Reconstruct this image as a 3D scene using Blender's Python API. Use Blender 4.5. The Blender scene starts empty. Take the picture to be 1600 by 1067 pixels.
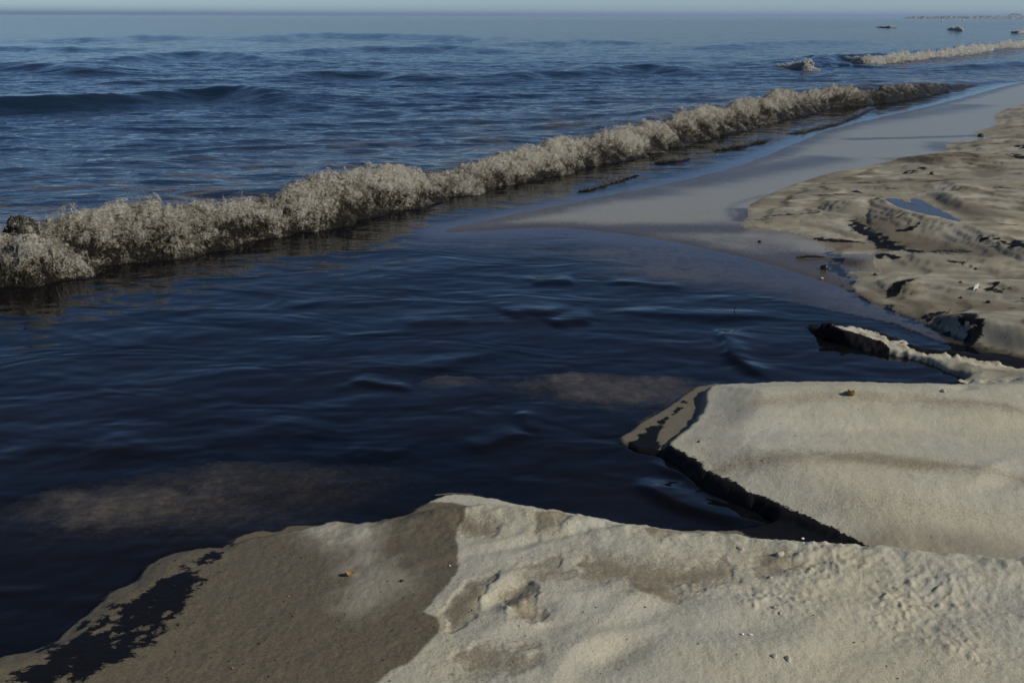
import bpy, math, random
import numpy as np
from mathutils import Vector, Matrix

# ------------------------------------------------------------------ camera, sky, sun
scene = bpy.context.scene
CAM_H = 1.6
FPX = 1555.0                       # focal length in photo pixels (photo is 1600 wide)
PITCH = math.atan(508.0 / FPX)     # looking down
ROLL = math.radians(0.18)

cam_data = bpy.data.cameras.new('camera')
cam_data.sensor_width = 36.0
cam_data.lens = 36.0 * FPX / 1600.0
cam_data.clip_start = 0.05
cam_data.clip_end = 30000.0
cam = bpy.data.objects.new('camera', cam_data)
scene.collection.objects.link(cam)
CAM_M = (Matrix.Rotation(math.pi / 2 - PITCH, 3, 'X') @ Matrix.Rotation(ROLL, 3, 'Z'))
cam.matrix_world = Matrix.Translation((0, 0, CAM_H)) @ CAM_M.to_4x4()
scene.camera = cam

SUN_EL, SUN_ROT = math.radians(34), math.radians(113)
world = bpy.data.worlds.new('World'); scene.world = world; world.use_nodes = True
wn = world.node_tree; wn.nodes.clear()
sky = wn.nodes.new('ShaderNodeTexSky'); sky.sky_type = 'NISHITA'; sky.sun_disc = False
sky.sun_elevation = SUN_EL; sky.sun_rotation = SUN_ROT
sky.air_density = 0.65; sky.dust_density = 0.1; sky.ozone_density = 2.5
bg = wn.nodes.new('ShaderNodeBackground'); bg.inputs['Strength'].default_value = 0.076
wo = wn.nodes.new('ShaderNodeOutputWorld')
tint = wn.nodes.new('ShaderNodeMix'); tint.data_type = 'RGBA'; tint.blend_type = 'MULTIPLY'; tint.inputs[0].default_value = 1.0
tint.inputs[7].default_value = (0.84, 0.96, 1.09, 1)
wn.links.new(sky.outputs[0], tint.inputs[6]); wn.links.new(tint.outputs[2], bg.inputs[0]); wn.links.new(bg.outputs[0], wo.inputs[0])

sd_ = bpy.data.lights.new('sun', 'SUN'); sd_.energy = 3.7; sd_.angle = math.radians(2.5)
sd_.color = (1.0, 0.96, 0.86)
sun = bpy.data.objects.new('sun', sd_); scene.collection.objects.link(sun)
sdir = Vector((math.sin(SUN_ROT) * math.cos(SUN_EL), math.cos(SUN_ROT) * math.cos(SUN_EL), math.sin(SUN_EL)))
sun.rotation_euler = (-sdir).to_track_quat('-Z', 'Y').to_euler()
scene.view_settings.view_transform = 'Standard'
scene.view_settings.look = 'None'
scene.view_settings.exposure = 0.0
scene.view_settings.gamma = 1.0
scene.cycles.max_bounces = 4
scene.cycles.diffuse_bounces = 2
scene.cycles.glossy_bounces = 2
scene.cycles.transmission_bounces = 1
scene.cycles.volume_bounces = 0
scene.cycles.transparent_max_bounces = 16
scene.cycles.use_denoising = True
scene.cycles.caustics_reflective = False
scene.cycles.caustics_refractive = False

# ------------------------------------------------------------------ numeric helpers
RNG = np.random.default_rng(7)
random.seed(7)
R3 = np.array([[CAM_M[i][j] for j in range(3)] for i in range(3)])

def ray(px, py):
    px = np.asarray(px, float); py = np.asarray(py, float)
    d = np.stack([(px - 800) / FPX, -(py - 533.5) / FPX, -np.ones_like(px)], -1)
    return d @ R3.T

def at(px, py, z=0.0):
    """point of the place on level z that the photograph shows at this pixel"""
    d = ray(px, py)
    t = (np.asarray(z) - CAM_H) / d[..., 2]
    return d[..., 0] * t, d[..., 1] * t

def line(pts, z=0.0, smooth=2, closed=False):
    p = np.array(pts, float)
    x, y = at(p[:, 0], p[:, 1], z)
    w = np.stack([x, y], 1)
    for _ in range(smooth):
        if closed:
            a, b = w, np.roll(w, -1, 0)
            w = np.stack([a * .75 + b * .25, a * .25 + b * .75], 1).reshape(-1, 2)
        else:
            a, b = w[:-1], w[1:]
            w = np.concatenate([w[:1], np.stack([a * .75 + b * .25, a * .25 + b * .75], 1).reshape(-1, 2), w[-1:]])
    return w

_perm = np.random.default_rng(3).permutation(4096).astype(np.int32)
_ga = np.random.default_rng(4).random(4096) * 2 * np.pi
_gx, _gy = np.cos(_ga).astype(np.float32), np.sin(_ga).astype(np.float32)

def gnoise(x, y, seed=0):
    x0 = np.floor(x); y0 = np.floor(y)
    xf = (x - x0).astype(np.float32); yf = (y - y0).astype(np.float32)
    xi = x0.astype(np.int32); yi = y0.astype(np.int32)
    u = xf * xf * xf * (xf * (xf * 6 - 15) + 10); v = yf * yf * yf * (yf * (yf * 6 - 15) + 10)
    def g(ix, iy, fx, fy):
        h = _perm[(_perm[(ix + seed * 131) & 4095] + iy) & 4095]
        return _gx[h] * fx + _gy[h] * fy
    n00 = g(xi, yi, xf, yf); n10 = g(xi + 1, yi, xf - 1, yf)
    n01 = g(xi, yi + 1, xf, yf - 1); n11 = g(xi + 1, yi + 1, xf - 1, yf - 1)
    a = n00 + u * (n10 - n00); b = n01 + u * (n11 - n01)
    return (a + v * (b - a)) * 1.5

def fbm(x, y, f, octv=4, seed=0, gain=0.5, lac=2.03):
    s = 0.0; a = 1.0; t = 0.0
    for o in range(octv):
        s = s + a * gnoise(x * f + o * 17.3, y * f - o * 9.1, seed + o)
        t += a; a *= gain; f *= lac
    return s / t

def billow(x, y, f, octv=3, seed=0, gain=0.5):
    s = 0.0; a = 1.0; t = 0.0
    for o in range(octv):
        s = s + a * np.abs(gnoise(x * f + o * 17.3, y * f - o * 9.1, seed + o))
        t += a; a *= gain; f *= 2.1
    return s / t

_g3 = np.random.default_rng(9).normal(size=(4096, 3)); _g3 /= np.linalg.norm(_g3, axis=1, keepdims=True)
def gnoise3(x, y, z, seed=0):
    xi = np.floor(x).astype(np.int64); yi = np.floor(y).astype(np.int64); zi = np.floor(z).astype(np.int64)
    xf, yf, zf = x - xi, y - yi, z - zi
    fd = lambda t: t * t * t * (t * (t * 6 - 15) + 10)
    u, v, w = fd(xf), fd(yf), fd(zf)
    def g(a, b, c):
        h = _perm[(_perm[(_perm[(xi + a + seed * 131) & 4095] + yi + b) & 4095] + zi + c) & 4095]
        G = _g3[h]
        return G[..., 0] * (xf - a) + G[..., 1] * (yf - b) + G[..., 2] * (zf - c)
    x00 = g(0, 0, 0); x00 = x00 + u * (g(1, 0, 0) - x00); x10 = g(0, 1, 0); x10 = x10 + u * (g(1, 1, 0) - x10)
    x01 = g(0, 0, 1); x01 = x01 + u * (g(1, 0, 1) - x01); x11 = g(0, 1, 1); x11 = x11 + u * (g(1, 1, 1) - x11)
    a = x00 + v * (x10 - x00); b = x01 + v * (x11 - x01)
    return (a + w * (b - a)) * 1.6

def sstep(a, b, x):
    t = np.clip((x - a) / (b - a), 0, 1)
    return t * t * (3 - 2 * t)

BLOCK = 2048
def _blocks(X, Y):
    n = len(X); st = np.arange(0, n, BLOCK)
    return n, st, np.minimum.reduceat(X, st), np.maximum.reduceat(X, st), np.minimum.reduceat(Y, st), np.maximum.reduceat(Y, st)

def _seg(x, y, A, D):
    """squared distance of every point to every segment, with the fraction along it"""
    ex = x[:, None] - A[None, :, 0]; ey = y[:, None] - A[None, :, 1]
    q = (D * D).sum(1) + 1e-12
    t = np.clip((ex * D[:, 0] + ey * D[:, 1]) / q, 0, 1)
    ex = ex - t * D[:, 0]; ey = ey - t * D[:, 1]
    return ex * ex + ey * ey, t, ex, ey

def dist_line(X, Y, P, reach):
    """distance (1e9 beyond reach), side (+ = left of travel) and fraction along for an open polyline"""
    n, st, x0, x1, y0, y1 = _blocks(X, Y)
    best = np.full(n, 1e9); side = np.ones(n); frac = np.zeros(n)
    A = P[:-1]; D = P[1:] - P[:-1]; ln = np.hypot(D[:, 0], D[:, 1])
    L = np.concatenate([[0], np.cumsum(ln)])
    mnx, mxx = np.minimum(P[:-1, 0], P[1:, 0]) - reach, np.maximum(P[:-1, 0], P[1:, 0]) + reach
    mny, mxy = np.minimum(P[:-1, 1], P[1:, 1]) - reach, np.maximum(P[:-1, 1], P[1:, 1]) + reach
    hit = (x1[:, None] > mnx) & (x0[:, None] < mxx) & (y1[:, None] > mny) & (y0[:, None] < mxy)
    for b in np.nonzero(hit.any(1))[0]:
        sg = np.nonzero(hit[b])[0]; sl = slice(st[b], min(st[b] + BLOCK, n))
        d, t, ex, ey = _seg(X[sl], Y[sl], A[sg], D[sg])
        k = d.argmin(1); r = np.arange(len(k)); g = sg[k]
        best[sl] = np.sqrt(d[r, k]); side[sl] = np.where(D[g, 0] * ey[r, k] - D[g, 1] * ex[r, k] >= 0, 1.0, -1.0)
        frac[sl] = (L[g] + t[r, k] * ln[g]) / L[-1]
    best[best > reach] = 1e9
    return best, side, frac

def sd_poly(X, Y, P, reach=0.6):
    """signed distance (+ inside) to a closed polygon, capped at +-reach"""
    n, st, x0, x1, y0, y1 = _blocks(X, Y)
    out = np.full(n, -reach, float)
    Q = np.roll(P, -1, 0); D = Q - P
    mnx, mxx = np.minimum(P[:, 0], Q[:, 0]), np.maximum(P[:, 0], Q[:, 0])
    mny, mxy = np.minimum(P[:, 1], Q[:, 1]), np.maximum(P[:, 1], Q[:, 1])
    hit = (x1[:, None] > mnx - reach) & (x0[:, None] < mxx + reach) & (y1[:, None] > mny - reach) & (y0[:, None] < mxy + reach)
    inbox = (x1 > mnx.min() - reach) & (x0 < mxx.max() + reach) & (y1 > mny.min() - reach) & (y0 < mxy.max() + reach)
    dy = np.where(D[:, 1] == 0, 1e-12, D[:, 1])
    for b in np.nonzero(inbox)[0]:
        sl = slice(st[b], min(st[b] + BLOCK, n)); sg = np.nonzero(hit[b])[0]
        x, y = X[sl], Y[sl]
        near = np.nonzero((mxy >= y0[b]) & (mny <= y1[b]) & (mxx >= x0[b]))[0]
        if len(sg) == 0:
            x, y = x[:1], y[:1]
        c = (P[near, 1] > y[:, None]) != (Q[near, 1] > y[:, None])
        ins = ((c & (x[:, None] < D[near, 0] * (y[:, None] - P[near, 1]) / dy[near] + P[near, 0])).sum(1) & 1).astype(bool)
        if len(sg) == 0:
            out[sl] = reach if ins[0] else -reach
        else:
            d = np.minimum(np.sqrt(_seg(x, y, P[sg], D[sg])[0].min(1)), reach)
            out[sl] = np.where(ins, d, -d)
    return out

def tile_order(nr, nc, t=45):
    r, c = np.meshgrid(np.arange(nr) // t, np.arange(nc) // t, indexing='ij')
    return np.argsort((r * 10000 + c).ravel(), kind='stable')

# ------------------------------------------------------------------ outlines of the place
NEAR_W = [(-300, 1500), (-150, 1120), (-60, 1060), (0, 1030), (60, 1017), (95, 997), (120, 972), (148, 955), (168, 930), (205, 917),
          (222, 893), (262, 868), (318, 858), (352, 857), (372, 838), (405, 831), (436, 833), (452, 823), (500, 825),
          (545, 819), (575, 826), (604, 823), (609, 811), (640, 805), (662, 790), (690, 775), (720, 772), (800, 788), (900, 806),
          (1000, 824), (1100, 834), (1150, 828), (1195, 822), (1216, 812), (1192, 802), (1150, 789), (1100, 765), (1065, 735), (1042, 714),
          (1010, 707), (985, 700), (962, 690), (985, 672), (1000, 660), (1040, 640), (1070, 615), (1098, 602), (1150, 603),
          (1300, 601), (1400, 603), (1490, 603), (1522, 595), (1500, 590), (1476, 578), (1450, 567),
          (1424, 559), (1396, 553), (1379, 550), (1345, 547), (1324, 541), (1298, 527), (1281, 525), (1258, 512), (1260, 507), (1283, 510),
          (1356, 514), (1409, 532), (1436, 545), (1467, 548), (1509, 552), (1543, 560), (1600, 566), (1800, 600), (2600, 760), (3200, 1600)]
FLATS = [(2600, 640), (1800, 592), (1700, 571), (1600, 553), (1560, 543), (1515, 530), (1472, 513), (1445, 497), (1400, 488), (1352, 468), (1290, 440), (1200, 412), (1120, 392),
         (1030, 374), (950, 362), (880, 356), (820, 356), (740, 362), (690, 364), (700, 356), (760, 345), (850, 326),
         (940, 308), (1060, 284), (1150, 262), (1225, 232), (1300, 200), (1450, 168), (1600, 127), (1800, 88), (2400, 45), (3200, 60), (3600, 300)]
BEACH = [(2600, 640), (1800, 592), (1700, 571), (1600, 552), (1560, 541), (1515, 528), (1472, 511), (1445, 495), (1415, 486), (1385, 474), (1352, 463), (1335, 448), (1329, 440),
         (1346, 427), (1318, 421), (1350, 419), (1379, 424), (1363, 412), (1366, 401), (1346, 397), (1310, 395), (1294, 383), (1282, 375), (1240, 361), (1200, 356), (1157, 354),
         (1158, 346), (1170, 335), (1165, 322), (1190, 308), (1230, 290), (1290, 270), (1340, 262), (1400, 250), (1450, 241),
         (1480, 237), (1476, 231), (1481, 224), (1506, 221), (1543, 218), (1547, 215), (1532, 211), (1519, 208), (1535, 203), (1556, 197), (1560, 190),
         (1552, 182), (1565, 172), (1600, 163), (1800, 110), (2400, 60), (3200, 80), (3600, 300)]
A_TOP = [(1105, 601), (1120, 597), (1200, 593), (1300, 591), (1400, 594), (1500, 596), (1540, 591), (1600, 577), (1750, 560), (2400, 650), (2400, 1200), (1750, 960), (1600, 910),
         (1450, 872), (1372, 853), (1340, 836), (1300, 818), (1250, 798), (1200, 778), (1150, 758), (1128, 746), (1103, 734), (1085, 719), (1072, 706), (1057, 698),
         (1040, 687), (1060, 673), (1085, 656), (1102, 632)]
B_TOP = [(1275, 508), (1283, 507), (1310, 509), (1340, 506), (1358, 507), (1370, 513), (1381, 520), (1409, 528), (1436, 541), (1467, 544), (1509, 548), (1543, 557), (1600, 563), (1800, 590),
         (1800, 640), (1540, 594), (1505, 584), (1488, 574), (1478, 560), (1430, 551), (1424, 537), (1396, 537), (1380, 527), (1360, 523), (1320, 519), (1290, 516)]
CREST = [(560, 790), (690, 776), (745, 774), (800, 779), (860, 790), (900, 797), (960, 808), (1020, 819), (1080, 825), (1150, 832), (1190, 841), (1250, 845), (1300, 852), (1330, 854), (1360, 860), (1400, 861), (1450, 871), (1500, 872), (1560, 884), (1600, 886), (1800, 915), (2400, 1000)]
DAMP = [(-400, 1500), (-200, 900), (200, 800), (600, 760), (746, 770), (744, 790), (733, 806), (728, 830), (713, 850), (716, 880), (718, 905), (705, 935), (675, 962), (664, 980), (688, 985), (690, 1005),
        (665, 1035), (640, 1055), (610, 1067), (560, 1110), (500, 1500)]
# the breaking shore wave: pixel x, crest y, toe y
SHORE_WAVE = [(-260, 455, 560), (-130, 405, 500), (0, 366, 455), (60, 345, 452), (120, 330, 442), (200, 318, 412), (300, 312, 400), (400, 305, 380), (480, 300, 370),
              (540, 282, 350), (600, 266, 338), (700, 256, 316), (800, 243, 292), (900, 224, 270), (1000, 201, 247), (1100, 178, 222), (1160, 165, 207),
              (1200, 157, 196), (1250, 146, 183), (1300, 139, 171), (1350, 137, 166), (1400, 134, 160), (1450, 131, 152), (1500, 126, 141), (1560, 121, 130)]

P_near = line(NEAR_W, 0, 1, True); P_flats = line(FLATS, 0.0, 1, True); P_beach = line(BEACH, 0.03, 1, True)
P_A = line(A_TOP, 0.06, 1, True); P_B = line(B_TOP, 0.06, 1, True)
P_crest = line(CREST, 0.12, 1); P_damp = line(DAMP, 0.06, 1, True)
_sw = np.array(SHORE_WAVE, float)
P_toe = line(_sw[:, [0, 2]], 0.0, 1)
P_sea = np.concatenate([P_toe, [(P_toe[-1, 0] + 60, P_toe[-1, 1] + 45), (4000, 3000), (20000, 20000), (-20000, 20000), (-20000, -200), (P_toe[0, 0] - 30, P_toe[0, 1] - 25)]])
PUDDLE = [(1376, 309), (1408, 310), (1415, 315.5), (1425, 316), (1422, 309.5), (1436, 309.5), (1459, 322), (1478, 332), (1500, 343), (1496, 350), (1450, 342), (1405, 324)]
P_pud = line(PUDDLE, 0.075, 2, True)
PUD_Z = 0.075

# ------------------------------------------------------------------ the lie of the sand
def terrain(X, Y, fine=True):
    """height of the sand and its surface marks at world positions"""
    wx = X + 0.05 * fbm(X, Y, 2.2, 3, 11) ; wy = Y + 0.05 * fbm(X, Y, 2.2, 3, 12)
    jx = X + 0.022 * fbm(X, Y, 9, 4, 13, 0.6); jy = Y + 0.022 * fbm(X, Y, 9, 4, 14, 0.6)
    r = np.hypot(X, Y)
    s_near = sd_poly(jx, jy, P_near, 1.5)
    s_flat = sd_poly(jx, jy, P_flats, 2.5)
    s_beach = sd_poly(jx, jy, P_beach, 2.0)
    n1 = fbm(X, Y, 0.9, 4, 21); n2 = fbm(X, Y, 4.0, 4, 22); n3 = fbm(X, Y, 16.0, 3, 23)
    # bed below the water
    s_land = np.maximum(s_near, s_flat)
    s_sea = sd_poly(X, Y, P_sea, 1.6); foot = sstep(-1.5, -0.7, s_sea)
    bed = -0.003 - 0.22 * np.where(s_flat > s_near, (1 - foot) * sstep(0.0, 2.6, -s_land) ** 1.3 + foot * sstep(0.1, 1.3, -s_land), 0.30 * sstep(-0.008, 0.022, -s_land) + 0.70 * sstep(0, 1.2, -s_land)) + 0.008 * n2 * sstep(0, 0.5, -s_land)
    z = bed
    # near land: low lip then gentle rise
    zn = 0.012 * sstep(-0.006, 0.018, s_near) + 0.035 * np.clip(s_near, 0, 1.6) + 0.003 * n2
    # raised near bank on the right of the damp edge
    dC, sC, fC = dist_line(X, Y, P_crest, 1.2)
    far = np.where(dC > 1e8, np.where(Y + 0.3 * X > 3.4, 1.0, -1.0), dC * sC)      # + = beyond the crest
    rise = sstep(-0.35, 1.25, X + 0.35 * (Y - 2.6) + 0.1 * n1)
    left = sstep(-1.15, 0.25, X + 0.25 * (Y - 2.7))
    hN = (0.020 + 0.075 * left + 0.025 * rise) * sstep(0.13, -0.10, far) * sstep(-0.02, 0.10, s_near)
    hN *= 1 + 0.10 * n1
    ridge = 0.024 * (1 + 0.6 * n2 + 0.4 * n3) * left * np.exp(-(np.clip(-far, 0, 9) / 0.16) ** 2) * sstep(0.10, -0.02, far)
    zn = np.where(s_near > -0.05, zn + (hN + ridge) * (s_near > -0.02), zn)
    # plateau with a cut edge
    cx_ = X + 0.4 * (jx - X); cy_ = Y + 0.4 * (jy - Y)
    sA = sd_poly(cx_, cy_, P_A, 1.5)
    hA = 0.020 + 0.070 * sstep(2.70, 3.36, Y + 0.10 * X + 0.05 * n1) + 0.018 * sstep(3.5, 3.62, Y + 0.05 * n1 - 0.03 * X) + 0.012 * np.sin(Y * 6.5 + 0.5 * X + 1.5 * n1) + 0.012 * n1
    zA = hA * (0.42 * sstep(-0.03, 0.012, sA + 0.012 * n3) + 0.58 * sstep(-0.02, 0.26, sA))
    zA *= sstep(-0.30, 0.0, s_near + 0.25)
    # bar behind it
    sB = sd_poly(cx_, cy_, P_B, 1.5)
    lum = 1 + 0.5 * gnoise(X * 7 + 3, Y * 7, 31)
    hB = (0.052 + 0.020 * sstep(2.5, 1.6, X) * lum)
    eB = sstep(1.62, 1.95, X); zB = hB * (sstep(-0.045, 0.018, sB + 0.010 * n3) * (1 - eB) + eB * sstep(-0.05, 0.16, sB + 0.02 * n3)) * (1 - 0.25 * eB)
    low = np.maximum(zA, zB)
    zn = np.maximum(zn * sstep(0.06, -0.06, low - 0.02) + low, zn)
    # flats and upper beach
    zf = 0.004 * sstep(-0.05, 0.1, s_flat) + 0.012 * np.clip(s_flat, 0, 2.5) + 0.002 * n1
    up = sstep(-0.05, 0.5, s_beach)
    zc = zf + 0.006 * sstep(-0.01, 0.03, s_beach) + 0.03 * up + 0.02 * np.clip(s_beach, 0, 2)
    lay = fbm(X * 0.40, Y + 0.25 * X, 1.9, 3, 25)
    rough = up * (0.004 * n2 + 0.014 * n1 + 0.024 * lay + 0.0015 * n3)
    zc = zc + rough
    def crest(pts, h, wf, wb, zl):
        P = line(pts, zl, 2)
        d, s, f = dist_line(wx, wy, P, 2.0)
        dd = d * s * (1 if P[-1, 0] > P[0, 0] else -1)
        w = np.where(dd > 0, wb, wf)
        return h * np.exp(-(dd / w) ** 2) * sstep(0, 0.08, f) * (1 + 0.22 * n2)
    zc = zc + crest([(1310, 322), (1340, 309), (1380, 314), (1440, 337), (1500, 352), (1560, 368), (1620, 388), (1720, 410)], 0.085, 0.20, 0.20, 0.15)
    zc = zc + crest([(1335, 398), (1375, 389), (1410, 391), (1450, 401), (1500, 404), (1560, 408), (1640, 420)], 0.028, 0.10, 0.25, 0.1)
    zc = zc + crest([(1400, 440), (1430, 434), (1470, 436), (1510, 441), (1560, 440), (1620, 452), (1700, 470)], 0.035, 0.14, 0.25, 0.1)
    zc = zc + crest([(1500, 505), (1540, 500), (1580, 508), (1640, 520), (1720, 540)], 0.085, 0.12, 0.3, 0.1)
    zc = zc + crest([(1440, 242), (1470, 240), (1520, 241), (1560, 246), (1600, 241), (1700, 240)], 0.07, 0.3, 0.5, 0.15)
    zc = zc + crest([(1480, 292), (1510, 284), (1560, 284), (1640, 288)], 0.05, 0.2, 0.3, 0.15)
    zc = zc + crest([(1460, 312), (1490, 300), (1550, 300), (1640, 310)], 0.06, 0.2, 0.3, 0.15)
    ST = 0.026
    tq = (zc + 0.010 * lay + 0.0015 * n3 + 0.002 * n2) / ST; fl_ = np.floor(tq); fr_ = tq - fl_
    zt = ST * (fl_ + sstep(0.62, 0.98, fr_)) - 0.010 * lay
    zc = zc + (zt - zc) * 0.6 * sstep(0.02, 0.25, s_beach) * sstep(24, 12, r)
    riser = sstep(0.45, 0.75, fr_) * sstep(1.0, 0.93, fr_)
    sp = sd_poly(jx, jy, P_pud, 0.8)
    zc = np.where(sp > -0.25, zc + (np.minimum(zc, PUD_Z + 0.05 * np.clip(-sp, 0, 1) - 0.05 * np.clip(sp, 0, 1) * 1.6 - 0.004) - zc) * sstep(-0.25, -0.08, sp), zc)
    wl = sstep(-0.022, 0.0, s_near)
    z = np.where(s_near > -0.06, np.maximum(bed, zn * wl + bed * (1 - wl)), bed)
    mf = sstep(-0.10, 0.05, s_flat)
    z = np.where(s_flat > -0.10, np.maximum(z, bed * (1 - mf) + zc * mf), z)
    # shoals under the water
    def shoal(px, py, rx, ry, top, ang=0.0):
        x0, y0 = at(px, py, 0.0); c, s = math.cos(ang), math.sin(ang)
        u = ((wx - x0) * c + (wy - y0) * s) / rx; v = (-(wx - x0) * s + (wy - y0) * c) / ry
        return top, np.exp(-(u * u + v * v))
    for args in [(880, 592, 0.66, 0.25, -0.005, 0.02), (700, 592, 0.35, 0.13, -0.010, 0.2), (980, 612, 0.48, 0.27, -0.006), (250, 780, 0.85, 0.28, -0.006, 0.15), (420, 740, 0.65, 0.30, -0.013, 0.0),
                 (640, 765, 0.3, 0.10, -0.05), (90, 820, 0.5, 0.26, -0.030, 0.3), (1080, 425, 0.9, 0.35, -0.003), (1000, 395, 0.9, 0.3, -0.004), (760, 372, 1.2, 0.3, -0.010, 0.4)]:
        top, g = shoal(*args)
        gn = g + 0.22 * n1 + 0.16 * n2 + 0.10 * n3
        z = np.where(z < top, z + (np.minimum(top + 0.006 * n2 + 0.006 * n3, -0.003) - z) * sstep(0.0, 1.05, gn) ** 0.7 * sstep(0.02, 0.25, g), z)
    # ---- small relief
    lumpy = np.zeros_like(X)
    m_lump = sd_poly(wx, wy, line([(1120, 850), (1160, 836), (1250, 842), (1330, 850), (1450, 868), (1620, 890), (1900, 930), (1900, 1200), (1500, 1067), (1330, 1000), (1250, 985), (1150, 970), (1060, 950), (1050, 918), (1150, 905), (1260, 890)], 0.12, 1, True), 0.5)
    lumpy = np.maximum(lumpy, sstep(-0.05, 0.10, m_lump))
    m_l2 = sd_poly(wx, wy, line([(735, 970), (770, 925), (850, 925), (880, 950), (860, 985), (790, 990)], 0.1, 1, True), 0.3)
    lumpy = np.maximum(lumpy, 0.7 * sstep(-0.03, 0.05, m_l2))
    lumpy = np.maximum(lumpy, 0.10 * up * sstep(0.0, 0.4, n1 + 0.5 * n2))
    bl = sstep(0.05, 0.75, fbm(X, Y, 9, 4, 41, 0.6) + 0.25); bl2 = fbm(X, Y, 30, 3, 45, 0.65); clus = sstep(-0.25, 0.45, fbm(X, Y, 3.1, 2, 47))
    if fine:
        dry = sstep(0.0, 0.03, z)
        z = z + dry * (0.0025 * n3 + 0.0012 * fbm(X, Y, 50, 2, 43))
        z = z + lumpy * (0.012 * bl * clus + 0.020 * np.clip(fbm(X, Y, 21, 3, 45, 0.6) - 0.06, 0, 1) * clus + 0.014 * np.clip(fbm(X, Y, 48, 2, 48) - 0.05, 0, 1) * (0.3 + 0.7 * clus) + 0.002 * bl2)
        # footprint-like gouges and drag marks on the near bank
        for (px, py, rx, ry, dep, ang) in [(800, 930, 0.07, 0.03, 0.018, 0.8), (845, 962, 0.05, 0.035, 0.02, 0.4), (770, 945, 0.03, 0.06, 0.012, -0.3), (960, 1040, 0.10, 0.05, 0.02, 0.7), (870, 985, 0.16, 0.04, 0.014, 0.6),
                                           (1010, 975, 0.16, 0.05, 0.016, 0.35), (1140, 1000, 0.2, 0.06, 0.012, 0.1), (1260, 900, 0.07, 0.02, 0.012, 0.2), (1450, 960, 0.2, 0.05, 0.012, -0.2), (900, 845, 0.25, 0.025, 0.012, 0.35),
                                           (1590, 740, 0.1, 0.05, 0.02, 0.5), (1500, 610, 0.06, 0.03, 0.012, 0.1), (1400, 1010, 0.25, 0.07, 0.012, 0.4)]:
            x0, y0 = at(px, py, 0.1); c, s = math.cos(ang), math.sin(ang)
            m = np.hypot(X - x0, Y - y0) < 0.7
            u = ((wx[m] - x0) * c + (wy[m] - y0) * s) / rx; v = (-(wx[m] - x0) * s + (wy[m] - y0) * c) / ry
            q = u * u + v * v
            z[m] += -dep * np.exp(-q) + dep * 0.2 * np.exp(-(np.sqrt(q) - 1.7) ** 2 * 3) * sstep(-0.2, 1.0, v)
    # black crumbly cut edge of the bar
    mb = (sB > -0.09) & (sB < 0.03) & (X < 2.35) & (Y < 5.6)
    z[mb] += 0.035 * billow(X[mb], Y[mb], 20, 3, 51) * sstep(-0.09, -0.05, sB[mb]) * sstep(0.03, 0.0, sB[mb])
    marks = dict(s_near=s_near, s_flat=s_flat, s_beach=s_beach, sA=sA, sB=sB, far=far, n1=n1, n2=n2, n3=n3, wx=wx, wy=wy, jx=jx, jy=jy, up=up, sp=sp, lumpy=lumpy, rise=rise, riser=riser, lay=lay)
    return z, marks

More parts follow.
